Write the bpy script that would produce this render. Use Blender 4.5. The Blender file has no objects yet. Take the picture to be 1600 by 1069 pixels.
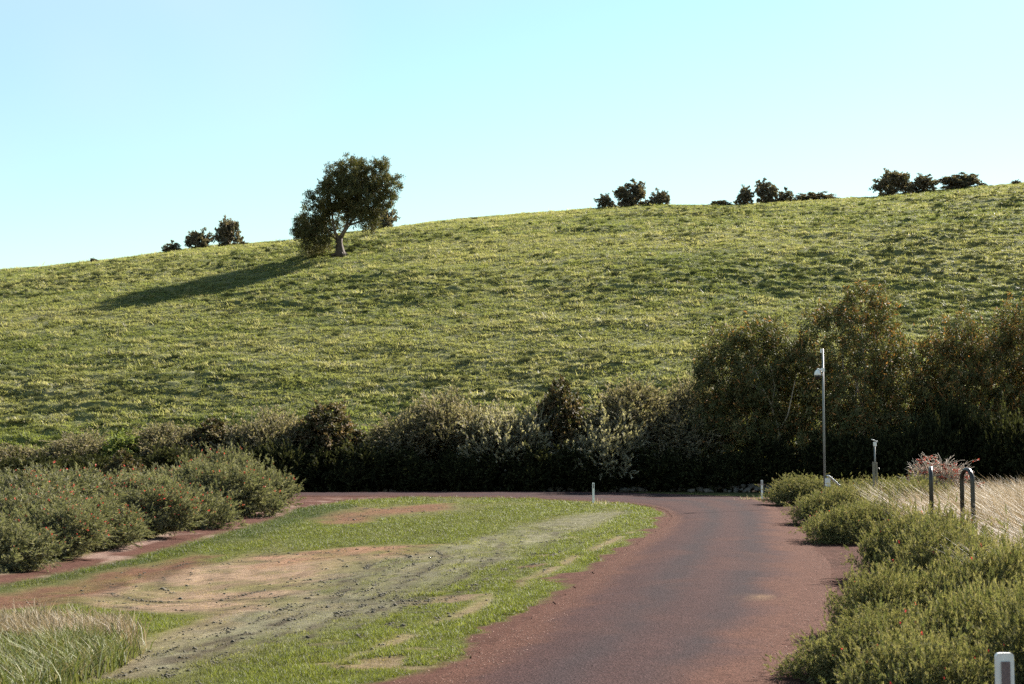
import bpy, bmesh, math
import numpy as np
from mathutils import Vector

# ------------------------------------------------------------------ camera
scene = bpy.context.scene
C = scene.collection
F = 2400.0                                   # focal length in pixels of a 1600 px wide frame
PITCH = math.atan(182.5 / F)
CAMZ = 2.0
cam_d = bpy.data.cameras.new('camera')
cam = bpy.data.objects.new('camera', cam_d)
C.objects.link(cam)
cam.location = (0, 0, CAMZ)
cam.rotation_euler = (math.pi / 2 + PITCH, 0, 0)
cam_d.sensor_width = 36.0
cam_d.lens = F / 1600 * 36.0
cam_d.clip_start = 0.1
cam_d.clip_end = 3000
cam_d.dof.use_dof = True
cam_d.dof.focus_distance = 55.0
cam_d.dof.aperture_fstop = 6.3
scene.camera = cam

# ------------------------------------------------------------------ sky, sun, exposure
SUN_AZ = math.radians(42)                    # from +Y (away from the camera) towards +X
SUN_EL = math.radians(31)
world = bpy.data.worlds.new('World')
scene.world = world
world.use_nodes = True
wn = world.node_tree
wn.nodes.clear()
w_out = wn.nodes.new('ShaderNodeOutputWorld')
w_bg = wn.nodes.new('ShaderNodeBackground')
w_sky = wn.nodes.new('ShaderNodeTexSky')
w_sky.sky_type = 'NISHITA'
w_sky.sun_disc = False
w_sky.sun_elevation = SUN_EL
w_sky.sun_rotation = SUN_AZ
w_sky.air_density = 1.5
w_sky.dust_density = 0.1
w_sky.ozone_density = 3.0
w_tint = wn.nodes.new('ShaderNodeMix')
w_tint.data_type = 'RGBA'
w_tint.blend_type = 'MULTIPLY'
w_tint.inputs[0].default_value = 1.0
w_tint.inputs[7].default_value = (0.69, 0.755, 0.69, 1)
wn.links.new(w_sky.outputs[0], w_tint.inputs[6])
# thin high haze cloud drifting over the whole sky
w_tc = wn.nodes.new('ShaderNodeTexCoord')
w_no = wn.nodes.new('ShaderNodeTexNoise'); w_no.inputs['Scale'].default_value = 2.1; w_no.inputs['Detail'].default_value = 3.0
w_mr = wn.nodes.new('ShaderNodeMapRange'); w_mr.inputs[1].default_value = 0.45; w_mr.inputs[2].default_value = 0.72; w_mr.inputs[4].default_value = 0.75
w_cl = wn.nodes.new('ShaderNodeMix'); w_cl.data_type = 'RGBA'; w_cl.inputs[7].default_value = (3.0, 3.7, 4.0, 1)
wn.links.new(w_tc.outputs['Generated'], w_no.inputs['Vector']); wn.links.new(w_no.outputs[0], w_mr.inputs[0])
wn.links.new(w_mr.outputs[0], w_cl.inputs[0]); wn.links.new(w_tint.outputs[2], w_cl.inputs[6])
wn.links.new(w_cl.outputs[2], w_bg.inputs[0])
wn.links.new(w_bg.outputs[0], w_out.inputs[0])
w_bg.inputs[1].default_value = 0.05

sun_d = bpy.data.lights.new('sun', 'SUN')
sun_d.energy = 5.0
sun_d.angle = math.radians(0.53)
sun_d.color = (1.0, 0.93, 0.82)
sun = bpy.data.objects.new('sun', sun_d)
C.objects.link(sun)
SUN = Vector((math.sin(SUN_AZ) * math.cos(SUN_EL), math.cos(SUN_AZ) * math.cos(SUN_EL), math.sin(SUN_EL)))
sun.rotation_euler = (-SUN).to_track_quat('-Z', 'Y').to_euler()
sun.location = SUN * 400

vs = scene.view_settings
vs.view_transform = 'Standard'
vs.look = 'None'
vs.gamma = 1.0
vs.use_curve_mapping = False
vs.exposure = 2.3
scene.cycles.use_denoising = False
scene.cycles.max_bounces = 6
scene.cycles.diffuse_bounces = 3
scene.cycles.transmission_bounces = 4
scene.cycles.transparent_max_bounces = 4

# ------------------------------------------------------------------ numeric helpers
def lat(ix, iy, seed):
    h = (ix.astype(np.int64) * 374761393 + iy.astype(np.int64) * 668265263 + seed * 1442695041) & 0xFFFFFFFF
    h = ((h ^ (h >> 13)) * 1274126177) & 0xFFFFFFFF
    h = h ^ (h >> 16)
    return (h & 0xFFFFFF) / float(0xFFFFFF)

def vnoise(x, y, seed=0):
    x = np.asarray(x, float); y = np.asarray(y, float)
    ix = np.floor(x); iy = np.floor(y)
    fx = x - ix; fy = y - iy
    fx = fx * fx * fx * (fx * (fx * 6 - 15) + 10)
    fy = fy * fy * fy * (fy * (fy * 6 - 15) + 10)
    a = lat(ix, iy, seed); b = lat(ix + 1, iy, seed)
    c = lat(ix, iy + 1, seed); d = lat(ix + 1, iy + 1, seed)
    return (a + (b - a) * fx) * (1 - fy) + (c + (d - c) * fx) * fy

def fbm(x, y, seed=0, octs=4):
    s = 0; a = 0.5; t = 0
    for k in range(octs):
        s = s + a * vnoise(x * 2 ** k + 17.3 * k, y * 2 ** k - 9.1 * k, seed + k * 7)
        t += a; a *= 0.5
    return s / t

def sst(a, b, v):
    t = np.clip((v - a) / (b - a), 0, 1)
    return t * t * (3 - 2 * t)

HX = np.linspace(-110, 140, 26)
HH = np.array([26.64, 26.64, 26.67, 27.3, 28.31, 29.2, 30.63, 32.08, 32.82, 34.35, 35.6, 36.64, 37.63, 38.09,
               38.07, 38.81, 39.32, 40.41, 41.35, 41.94, 42.6, 42.64, 42.65, 42.7, 42.7, 42.7])
Y0, LH, PW = 97.0, 135.0, 1.55

def hill_smooth(x, y):
    u = np.clip((y - Y0) / LH, 0, 1)
    z = np.interp(x, HX, HH) * (1 - (1 - u) ** PW)
    z = z - np.maximum(y - (Y0 + LH), 0) ** 2 * 0.0006
    return z

def base_height(x, y):
    """valley floor plus smooth hill, metres"""
    x = np.asarray(x, float); y = np.asarray(y, float)
    z = -0.45 * np.exp(-(((x + 7.5) / 6.0) ** 2 + ((y - 33) / 15.0) ** 2))
    z = z + 0.28 * np.exp(-(((x + 6.6) / 1.9) ** 2 + ((y - 57.5) / 3.0) ** 2))
    z = z + 0.35 * sst(5.0, 14.0, x - 0.10 * (y - 20)) * sst(8, 20, y) * (1 - sst(70, 85, y))
    z = z + 1.0 * sst(94.3, 97.3, y)
    return z + hill_smooth(x, y)

cP, sP = math.cos(PITCH), math.sin(PITCH)
def ray(px, py):
    a = px - 800.0; b = 534.5 - py
    return np.array([a, F * cP - b * sP, F * sP + b * cP])

def xat(px, D):
    """world X of picture column px at distance D (near eye level)"""
    return (px - 800.0) * D / (F * cP + 182.0 * sP)

def zat(py, D):
    d = ray(800, py)
    return CAMZ + d[2] / d[1] * D

def ground_at(px, py, ymax=230):
    d = ray(px, py)
    ys = np.concatenate([np.linspace(3, 100, 1800), np.linspace(100.1, ymax, 1300)])
    e = base_height(d[0] / d[1] * ys, ys) - (CAMZ + d[2] / d[1] * ys)
    i = int(np.argmax(e > 0))
    if e[i] <= 0:
        i = int(np.argmax(e))
    Y = float(ys[i]); X = float(d[0] / d[1] * Y)
    return X, Y, float(base_height(X, Y))

def W(pts):
    return np.array([ground_at(*p)[:2] for p in pts])

def in_poly(x, y, P):
    r = np.zeros(x.shape, bool); j = len(P) - 1
    for i in range(len(P)):
        xi, yi = P[i]; xj, yj = P[j]
        c = ((yi > y) != (yj > y)) & (x < (xj - xi) * (y - yi) / (yj - yi + 1e-12) + xi)
        r ^= c; j = i
    return r

def dist_line(x, y, P, closed=False):
    best = np.full(x.shape, 1e9)
    n = len(P)
    for i in range(n if closed else n - 1):
        ax, ay = P[i]; bx, by = P[(i + 1) % n]
        dx, dy = bx - ax, by - ay
        t = np.clip(((x - ax) * dx + (y - ay) * dy) / (dx * dx + dy * dy + 1e-9), 0, 1)
        best = np.minimum(best, np.hypot(x - ax - t * dx, y - ay - t * dy))
    return best

def soft_poly(x, y, P, w):
    d = dist_line(x, y, P, True)
    s = np.where(in_poly(x, y, P), d, -d)
    return sst(-w, w, s)

def catmull(P, n):
    P = np.asarray(P, float); out = []
    for i in range(len(P) - 1):
        p0 = P[max(i - 1, 0)]; p1 = P[i]; p2 = P[i + 1]; p3 = P[min(i + 2, len(P) - 1)]
        t = np.linspace(0, 1, n, endpoint=False)[:, None]
        out.append(0.5 * (2 * p1 + (p2 - p0) * t + (2 * p0 - 5 * p1 + 4 * p2 - p3) * t ** 2 + (3 * p1 - p0 - 3 * p2 + p3) * t ** 3))
    out.append(P[-1:])
    return np.concatenate(out)

# ------------------------------------------------------------------ mesh helpers
def mesh_np(name, V, Fc, k, col=None, smooth=False):
    """V (n,3), Fc (m,k) or flat soup; col (n,3) point colours"""
    me = bpy.data.meshes.new(name)
    V = np.ascontiguousarray(V, dtype=np.float32); n = len(V)
    Fc = np.ascontiguousarray(Fc, dtype=np.int32); m = len(Fc)
    me.vertices.add(n); me.vertices.foreach_set('co', V.ravel())
    me.loops.add(m * k); me.loops.foreach_set('vertex_index', Fc.ravel())
    me.polygons.add(m)
    me.polygons.foreach_set('loop_start', np.arange(0, m * k, k, dtype=np.int32))
    me.polygons.foreach_set('loop_total', np.full(m, k, np.int32))
    if smooth:
        me.polygons.foreach_set('use_smooth', np.ones(m, bool))
    if col is not None:
        a = me.color_attributes.new('Col', 'FLOAT_COLOR', 'POINT')
        c4 = np.ones((n, 4), np.float32); c4[:, :3] = col
        a.data.foreach_set('color', c4.ravel())
    me.update(calc_edges=True)
    me.validate()
    return me

def grid_faces(nx, ny):
    i = np.arange(nx * ny).reshape(ny, nx)
    return np.stack([i[:-1, :-1], i[:-1, 1:], i[1:, 1:], i[1:, :-1]], -1).reshape(-1, 4)

def obj(name, me, mat, parent=None):
    o = bpy.data.objects.new(name, me)
    if mat and len(me.materials) == 0:
        me.materials.append(mat)
    C.objects.link(o)
    if parent:
        o.parent = parent
    return o

def thing(name, label, cat, loc=(0, 0, 0), group=None):
    o = bpy.data.objects.new(name, None)
    o.empty_display_size = 0.2
    C.objects.link(o)
    o.location = loc
    return tag(o, label, cat, group)

def tag(o, label=None, cat=None, group=None, kind=None):
    if label: o['label'] = label
    if cat: o['category'] = cat
    if group: o['group'] = group
    if kind: o['kind'] = kind
    return o

def bm_mesh(name, bm, smooth=False):
    me = bpy.data.meshes.new(name)
    bmesh.ops.recalc_face_normals(bm, faces=bm.faces)
    bm.to_mesh(me); bm.free()
    if smooth:
        me.polygons.foreach_set('use_smooth', np.ones(len(me.polygons), bool))
    return me

def tube(bm, pts, rad, seg=8, cap=True):
    pts = [Vector(p) for p in pts]
    if not hasattr(rad, '__len__'):
        rad = [rad] * len(pts)
    rings = []; prev = None
    for i, p in enumerate(pts):
        t = (pts[min(i + 1, len(pts) - 1)] - pts[max(i - 1, 0)]).normalized()
        if prev is None:
            a = Vector((1, 0, 0)) if abs(t.x) < 0.9 else Vector((0, 1, 0))
            u = t.cross(a).normalized()
        else:
            u = (prev - t * prev.dot(t)).normalized()
        prev = u; v = t.cross(u)
        rings.append([bm.verts.new(p + (u * math.cos(2 * math.pi * k / seg) + v * math.sin(2 * math.pi * k / seg)) * rad[i]) for k in range(seg)])
    for i in range(len(rings) - 1):
        for k in range(seg):
            bm.faces.new((rings[i][k], rings[i][(k + 1) % seg], rings[i + 1][(k + 1) % seg], rings[i + 1][k]))
    if cap:
        bm.faces.new(rings[0][::-1]); bm.faces.new(rings[-1])
    return bm

def box(bm, c, s, rot=None, bevel=0.0):
    g = bmesh.ops.create_cube(bm, size=1.0)['verts']
    for v in g:
        v.co = Vector((v.co.x * s[0], v.co.y * s[1], v.co.z * s[2]))
    if bevel:
        es = list({e for v in g for e in v.link_edges})
        r = bmesh.ops.bevel(bm, geom=es, offset=bevel, segments=2, affect='EDGES', profile=0.5)
        g = list({v for f in r['faces'] for v in f.verts} | {v for v in g if v.is_valid})
    for v in g:
        if rot is not None:
            v.co = rot @ v.co
        v.co += Vector(c)
    return bm

def lathe(bm, prof, c, seg=16):
    rings = []
    for r, z in prof:
        rings.append([bm.verts.new((c[0] + r * math.cos(2 * math.pi * k / seg), c[1] + r * math.sin(2 * math.pi * k / seg), c[2] + z)) for k in range(seg)])
    for i in range(len(rings) - 1):
        for k in range(seg):
            bm.faces.new((rings[i][k], rings[i][(k + 1) % seg], rings[i + 1][(k + 1) % seg], rings[i + 1][k]))
    bm.faces.new(rings[0][::-1]); bm.faces.new(rings[-1])
    return bm

# ------------------------------------------------------------------ materials
def new_mat(name):
    m = bpy.data.materials.new(name); m.use_nodes = True
    nt = m.node_tree; nt.nodes.clear()
    out = nt.nodes.new('ShaderNodeOutputMaterial')
    return m, nt, out

def nd(nt, t, **kw):
    n = nt.nodes.new(t)
    for k, v in kw.items(): setattr(n, k, v)
    return n

def mixc(nt, fac, a, b, mode='MIX'):
    n = nt.nodes.new('ShaderNodeMix'); n.data_type = 'RGBA'; n.blend_type = mode
    for s, v in ((n.inputs[0], fac), (n.inputs[6], a), (n.inputs[7], b)):
        if hasattr(v, 'links') or isinstance(v, bpy.types.NodeSocket): nt.links.new(v, s)
        elif isinstance(v, (int, float)): s.default_value = v
        else: s.default_value = (*v, 1)
    return n.outputs[2]

def noise_tex(nt, vec, scale, detail=4, rough=0.6):
    n = nt.nodes.new('ShaderNodeTexNoise')
    n.inputs['Scale'].default_value = scale; n.inputs['Detail'].default_value = detail; n.inputs['Roughness'].default_value = rough
    nt.links.new(vec, n.inputs['Vector'])
    return n.outputs[0]

def ramp(nt, v, lo, hi, a=0.0, b=1.0):
    n = nt.nodes.new('ShaderNodeMapRange')
    n.inputs[1].default_value = lo; n.inputs[2].default_value = hi; n.inputs[3].default_value = a; n.inputs[4].default_value = b
    nt.links.new(v, n.inputs[0])
    return n.outputs[0]

def leaf_mat(name, trans=0.35, rough=0.45, spec=0.35, instancer=False, tcol=(1.15, 1.2, 0.6)):
    m, nt, out = new_mat(name)
    at = nd(nt, 'ShaderNodeAttribute', attribute_name='Col')
    col = at.outputs[0]
    if instancer:
        ti = nd(nt, 'ShaderNodeAttribute', attribute_name='tint', attribute_type='INSTANCER')
        col = mixc(nt, 1.0, col, ti.outputs[0], 'MULTIPLY')
    p = nd(nt, 'ShaderNodeBsdfPrincipled')
    nt.links.new(col, p.inputs['Base Color'])
    p.inputs['Roughness'].default_value = rough
    p.inputs['Specular IOR Level'].default_value = spec
    t = nd(nt, 'ShaderNodeBsdfTranslucent')
    nt.links.new(mixc(nt, 1.0, col, tcol, 'MULTIPLY'), t.inputs[0])
    mx = nd(nt, 'ShaderNodeMixShader'); mx.inputs[0].default_value = trans
    nt.links.new(p.outputs[0], mx.inputs[1]); nt.links.new(t.outputs[0], mx.inputs[2])
    nt.links.new(mx.outputs[0], out.inputs[0])
    return m

def plain_mat(name, col, rough=0.5, metal=0.0, var=0.15, scale=8.0, bump=0.0):
    m, nt, out = new_mat(name)
    tc = nd(nt, 'ShaderNodeTexCoord')
    n = noise_tex(nt, tc.outputs['Object'], scale, 5)
    c = mixc(nt, ramp(nt, n, 0.3, 0.7), tuple(v * (1 - var) for v in col), tuple(min(1, v * (1 + var)) for v in col))
    p = nd(nt, 'ShaderNodeBsdfPrincipled')
    nt.links.new(c, p.inputs['Base Color'])
    p.inputs['Roughness'].default_value = rough; p.inputs['Metallic'].default_value = metal
    if bump:
        b = nd(nt, 'ShaderNodeBump'); b.inputs['Strength'].default_value = bump; b.inputs['Distance'].default_value = 0.02
        nt.links.new(n, b.inputs['Height']); nt.links.new(b.outputs[0], p.inputs['Normal'])
    nt.links.new(p.outputs[0], out.inputs[0])
    return m

def soil_mat(name, fine=9.0, bump=0.6, dist=0.03, amp=0.35):
    """painted ground colour from the Col attribute, broken up by grain"""
    m, nt, out = new_mat(name)
    at = nd(nt, 'ShaderNodeAttribute', attribute_name='Col')
    g = nd(nt, 'ShaderNodeNewGeometry')
    n1 = noise_tex(nt, g.outputs['Position'], fine, 6, 0.7)
    n2 = noise_tex(nt, g.outputs['Position'], fine * 6, 3, 0.7)
    c = mixc(nt, 1.0, at.outputs[0], mixc(nt, ramp(nt, n1, 0.3, 0.7), (1 - amp,) * 3, (1 + amp,) * 3), 'MULTIPLY')
    c = mixc(nt, 1.0, c, mixc(nt, ramp(nt, n2, 0.3, 0.7), (1 - amp,) * 3, (1 + amp,) * 3), 'MULTIPLY')
    p = nd(nt, 'ShaderNodeBsdfPrincipled')
    nt.links.new(c, p.inputs['Base Color']); p.inputs['Roughness'].default_value = 1.0
    p.inputs['Specular IOR Level'].default_value = 0.02
    b = nd(nt, 'ShaderNodeBump'); b.inputs['Strength'].default_value = bump; b.inputs['Distance'].default_value = dist
    ad = nd(nt, 'ShaderNodeMath', operation='ADD'); nt.links.new(n1, ad.inputs[0]); nt.links.new(n2, ad.inputs[1])
    nt.links.new(ad.outputs[0], b.inputs['Height']); nt.links.new(b.outputs[0], p.inputs['Normal'])
    nt.links.new(p.outputs[0], out.inputs[0])
    return m

def road_mat():
    m, nt, out = new_mat('red_asphalt')
    g = nd(nt, 'ShaderNodeNewGeometry')
    at = nd(nt, 'ShaderNodeAttribute', attribute_name='Col')      # r: gravel, g: wheel track, b: stain
    sep = nd(nt, 'ShaderNodeSeparateColor'); nt.links.new(at.outputs[0], sep.inputs[0])
    big = noise_tex(nt, g.outputs['Position'], 0.7, 5)
    mid = noise_tex(nt, g.outputs['Position'], 6.0, 5, 0.7)
    fin = noise_tex(nt, g.outputs['Position'], 55.0, 3, 0.8)
    vor = nd(nt, 'ShaderNodeTexVoronoi'); vor.inputs['Scale'].default_value = 48.0
    nt.links.new(g.outputs['Position'], vor.inputs['Vector'])
    asph = mixc(nt, ramp(nt, big, 0.3, 0.7), (0.034, 0.0195, 0.0195), (0.046, 0.0255, 0.0245))
    asph = mixc(nt, ramp(nt, mid, 0.42, 0.75), asph, (0.029, 0.0175, 0.0185))
    asph = mixc(nt, sep.outputs[1], asph, (0.027, 0.0195, 0.0215))
    grav = mixc(nt, ramp(nt, mid, 0.3, 0.7), (0.044, 0.0205, 0.0155), (0.070, 0.036, 0.028))
    c = mixc(nt, sep.outputs[0], asph, grav)
    c = mixc(nt, sep.outputs[2], c, (0.12, 0.08, 0.05))
    c = mixc(nt, 1.0, c, mixc(nt, ramp(nt, fin, 0.3, 0.7), (0.62, 0.62, 0.62), (1.4, 1.38, 1.36)), 'MULTIPLY')
    p = nd(nt, 'ShaderNodeBsdfPrincipled')
    cell = nd(nt, 'ShaderNodeHueSaturation')
    sc = nd(nt, 'ShaderNodeSeparateColor'); nt.links.new(vor.outputs['Color'], sc.inputs[0])
    nt.links.new(ramp(nt, sc.outputs[0], 0, 1, 0.7, 1.35), cell.inputs['Value'])
    nt.links.new(c, cell.inputs['Color'])
    nt.links.new(cell.outputs[0], p.inputs['Base Color'])
    p.inputs['Roughness'].default_value = 0.9; p.inputs['Specular IOR Level'].default_value = 0.02
    b = nd(nt, 'ShaderNodeBump'); b.inputs['Strength'].default_value = 0.7; b.inputs['Distance'].default_value = 0.012
    ad = nd(nt, 'ShaderNodeMath', operation='ADD'); nt.links.new(fin, ad.inputs[0]); nt.links.new(vor.outputs['Distance'], ad.inputs[1])
    nt.links.new(ad.outputs[0], b.inputs['Height']); nt.links.new(b.outputs[0], p.inputs['Normal'])
    nt.links.new(p.outputs[0], out.inputs[0])
    return m

M = {
    'ground': soil_mat('valley_ground'),
    'hill': soil_mat('hill_turf', 2.2, 0.8, 0.08, 0.3),
    'road': road_mat(),
    'leaf': leaf_mat('shrub_leaf', 0.30, 0.85, 0.04),
    'leaf_dull': leaf_mat('gum_leaf', 0.22, 0.7, 0.1),
    'grass': leaf_mat('grass_blade', 0.45, 0.6, 0.2, True),
    'tussock': leaf_mat('tussock_blade', 0.10, 0.8, 0.05, True),
    'straw': leaf_mat('straw_blade', 0.3, 0.6, 0.25, tcol=(1.1, 1.0, 0.8)),
    'petal': leaf_mat('petal', 0.3, 0.5, 0.2, tcol=(1.2, 0.8, 0.8)),
    'bark': plain_mat('bark', (0.055, 0.038, 0.03), 0.9, 0, 0.4, 6, 0.6),
    'gum_bark': plain_mat('gum_bark', (0.12, 0.09, 0.07), 0.9, 0, 0.4, 3, 0.4),
    'pale_bark': plain_mat('pale_bark', (0.38, 0.31, 0.25), 0.85, 0, 0.35, 4, 0.4),
    'white_plastic': plain_mat('white_plastic', (0.74, 0.72, 0.72), 0.4, 0, 0.06, 14),
    'reflector': plain_mat('reflector', (0.16, 0.12, 0.13), 0.25, 0.1, 0.25, 60),
    'galv': plain_mat('galvanised_steel', (0.20, 0.20, 0.20), 0.5, 0.3, 0.15, 10),
    'black_glass': plain_mat('black_dome', (0.012, 0.012, 0.014), 0.08),
    'solar': plain_mat('solar_cell', (0.03, 0.04, 0.07), 0.15, 0, 0.3, 30),
    'dark_steel': plain_mat('dark_steel', (0.035, 0.03, 0.03), 0.35, 0.5, 0.4, 12),
    'timber': plain_mat('grey_timber', (0.20, 0.17, 0.13), 0.9, 0, 0.3, 20, 0.3),
    'stone': plain_mat('field_stone', (0.10, 0.085, 0.075), 0.9, 0, 0.45, 2.5, 0.8),
    'clod': plain_mat('soil_clod', (0.042, 0.036, 0.022), 0.95, 0, 0.5, 3),
    'pebble': plain_mat('red_pebble', (0.23, 0.13, 0.10), 0.85, 0, 0.4, 3),
}

# ------------------------------------------------------------------ the road's edges (picture pairs -> ground)
pairs = [((665, 1069), (1245, 1069)), ((760, 1010), (1278, 1005)), ((850, 950), (1305, 945)), ((930, 890), (1302, 895)),
         ((985, 855), (1280, 862)), ((1038, 822), (1243, 820)), ((1049, 806), (1216, 797)), ((1030, 794.5), (1196, 784.5)),
         ((985, 787.5), (1150, 777)), ((920, 783.5), (1000, 771.5)), ((840, 780), (850, 769)), ((740, 777.5), (740, 769)),
         ((600, 776), (600, 769.5)), ((470, 776), (470, 770))]
RL = np.array([(p[0][0], p[0][1]) for p in pairs]); RR = np.array([(p[1][0], p[1][1]) for p in pairs])
def flat(px, py):
    d = ray(px, py); t = -CAMZ / d[2]
    return d[0] * t, d[1] * t
EL = np.array([flat(*p) for p in RL]); ER = np.array([flat(*p) for p in RR])
dL = (EL[0] - EL[1]); dR = (ER[0] - ER[1])
EL = np.vstack([[EL[0] + dL / np.linalg.norm(dL) * 18], [EL[0] + dL / np.linalg.norm(dL) * 9], EL, [[-40, 82.5]], [[-75, 80]]])
ER = np.vstack([[ER[0] + dL / np.linalg.norm(dL) * 18], [ER[0] + dL / np.linalg.norm(dL) * 9], ER, [[-40, 90.5]], [[-75, 88]]])
EL = catmull(EL, 14); ER = catmull(ER, 14)
ROADP = np.vstack([EL, ER[::-1]])

# ------------------------------------------------------------------ lawn colour
GREEN = np.array([0.058, 0.066, 0.018]); DGREEN = np.array([0.030, 0.041, 0.013]); DULL = np.array([0.062, 0.062, 0.025])
TAN = np.array([0.138, 0.096, 0.067]); PALE = np.array([0.090, 0.084, 0.056]); BROWN = np.array([0.076, 0.040, 0.027])
RED = np.array([0.056, 0.028, 0.022]); LITTER = np.array([0.022, 0.017, 0.013])

polys = {
    'tan': W([(100, 935), (180, 905), (330, 880), (480, 862), (600, 868), (700, 860), (660, 900), (600, 935), (420, 985), (200, 1069), (110, 1069), (215, 1005), (330, 968), (250, 952), (150, 948)]),
    'pale': W([(560, 880), (680, 860), (790, 828), (900, 803), (985, 800), (960, 812), (850, 845), (760, 888), (600, 955), (400, 1015), (230, 1069), (140, 1069), (240, 1005), (420, 950)]),
    'brown': W([(-60, 940), (90, 915), (200, 890), (300, 866), (345, 866), (270, 900), (180, 918), (110, 945), (-60, 960)]),
    'brown2': W([(500, 808), (560, 797), (640, 790), (705, 786), (700, 797), (600, 804), (560, 818), (515, 819)]),
    'brown3': W([(400, 868), (560, 855), (690, 852), (640, 862), (520, 872), (420, 885)]),
    'verge': W([(1046, 812), (985, 855), (930, 888), (850, 945), (740, 1015), (650, 1069), (330, 1069), (520, 1010), (700, 920), (830, 862), (930, 826), (985, 803), (965, 790), (1000, 786), (1030, 793)]),
    'band': W([(-60, 925), (0, 912), (120, 888), (300, 848), (420, 812), (520, 790), (565, 793), (480, 812), (420, 835), (300, 858), (150, 898), (0, 925), (-60, 938)]),
    'mid': W([(430, 852), (560, 825), (750, 800), (860, 783), (935, 788), (900, 802), (760, 832), (620, 850), (480, 856)]),
    'low': W([(-60, 960), (90, 952), (200, 962), (330, 972), (240, 1010), (140, 1069), (-60, 1069)]),
}
track = W([(-80, 917), (0, 897), (150, 861), (300, 822), (400, 794), (455, 773), (560, 771), (640, 776), (585, 780), (520, 786), (440, 806), (350, 832), (200, 874), (0, 913), (-80, 932)])
mow = [catmull(W(p), 6) for p in (
    [(150, 1069), (330, 1008), (470, 962), (545, 915), (575, 885), (550, 868), (470, 864), (380, 872)],
    [(230, 1069), (420, 1004), (580, 940), (670, 890), (690, 868), (660, 856), (600, 853)],
    [(300, 1069), (530, 992), (690, 920), (770, 872), (785, 850), (740, 838), (660, 838)],
    [(400, 1055), (620, 972), (760, 905), (845, 858), (870, 835), (830, 824), (760, 826)],
    [(240, 1050), (400, 990), (500, 950), (560, 915)], [(330, 1040), (480, 985), (600, 930), (640, 900)],
    [(175, 912), (178, 930), (230, 940), (330, 940), (440, 932), (500, 920)],
    [(250, 922), (262, 895), (300, 880), (420, 876), (520, 872)], [(360, 935), (450, 915), (520, 905), (560, 895)],
    [(620, 985), (760, 915), (880, 862), (960, 828)], [(80, 940), (200, 950), (330, 955), (400, 945)],
    [(520, 915), (620, 880), (640, 870), (600, 862)], [(450, 1010), (560, 965), (650, 925)],
    [(505, 812), (560, 808), (640, 806), (700, 800)], [(560, 797), (640, 795), (720, 793), (760, 792)],
)]

dryline = catmull(W([(985, 832), (880, 880), (790, 925), (680, 977), (590, 1010), (480, 1050)]), 6)

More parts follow.
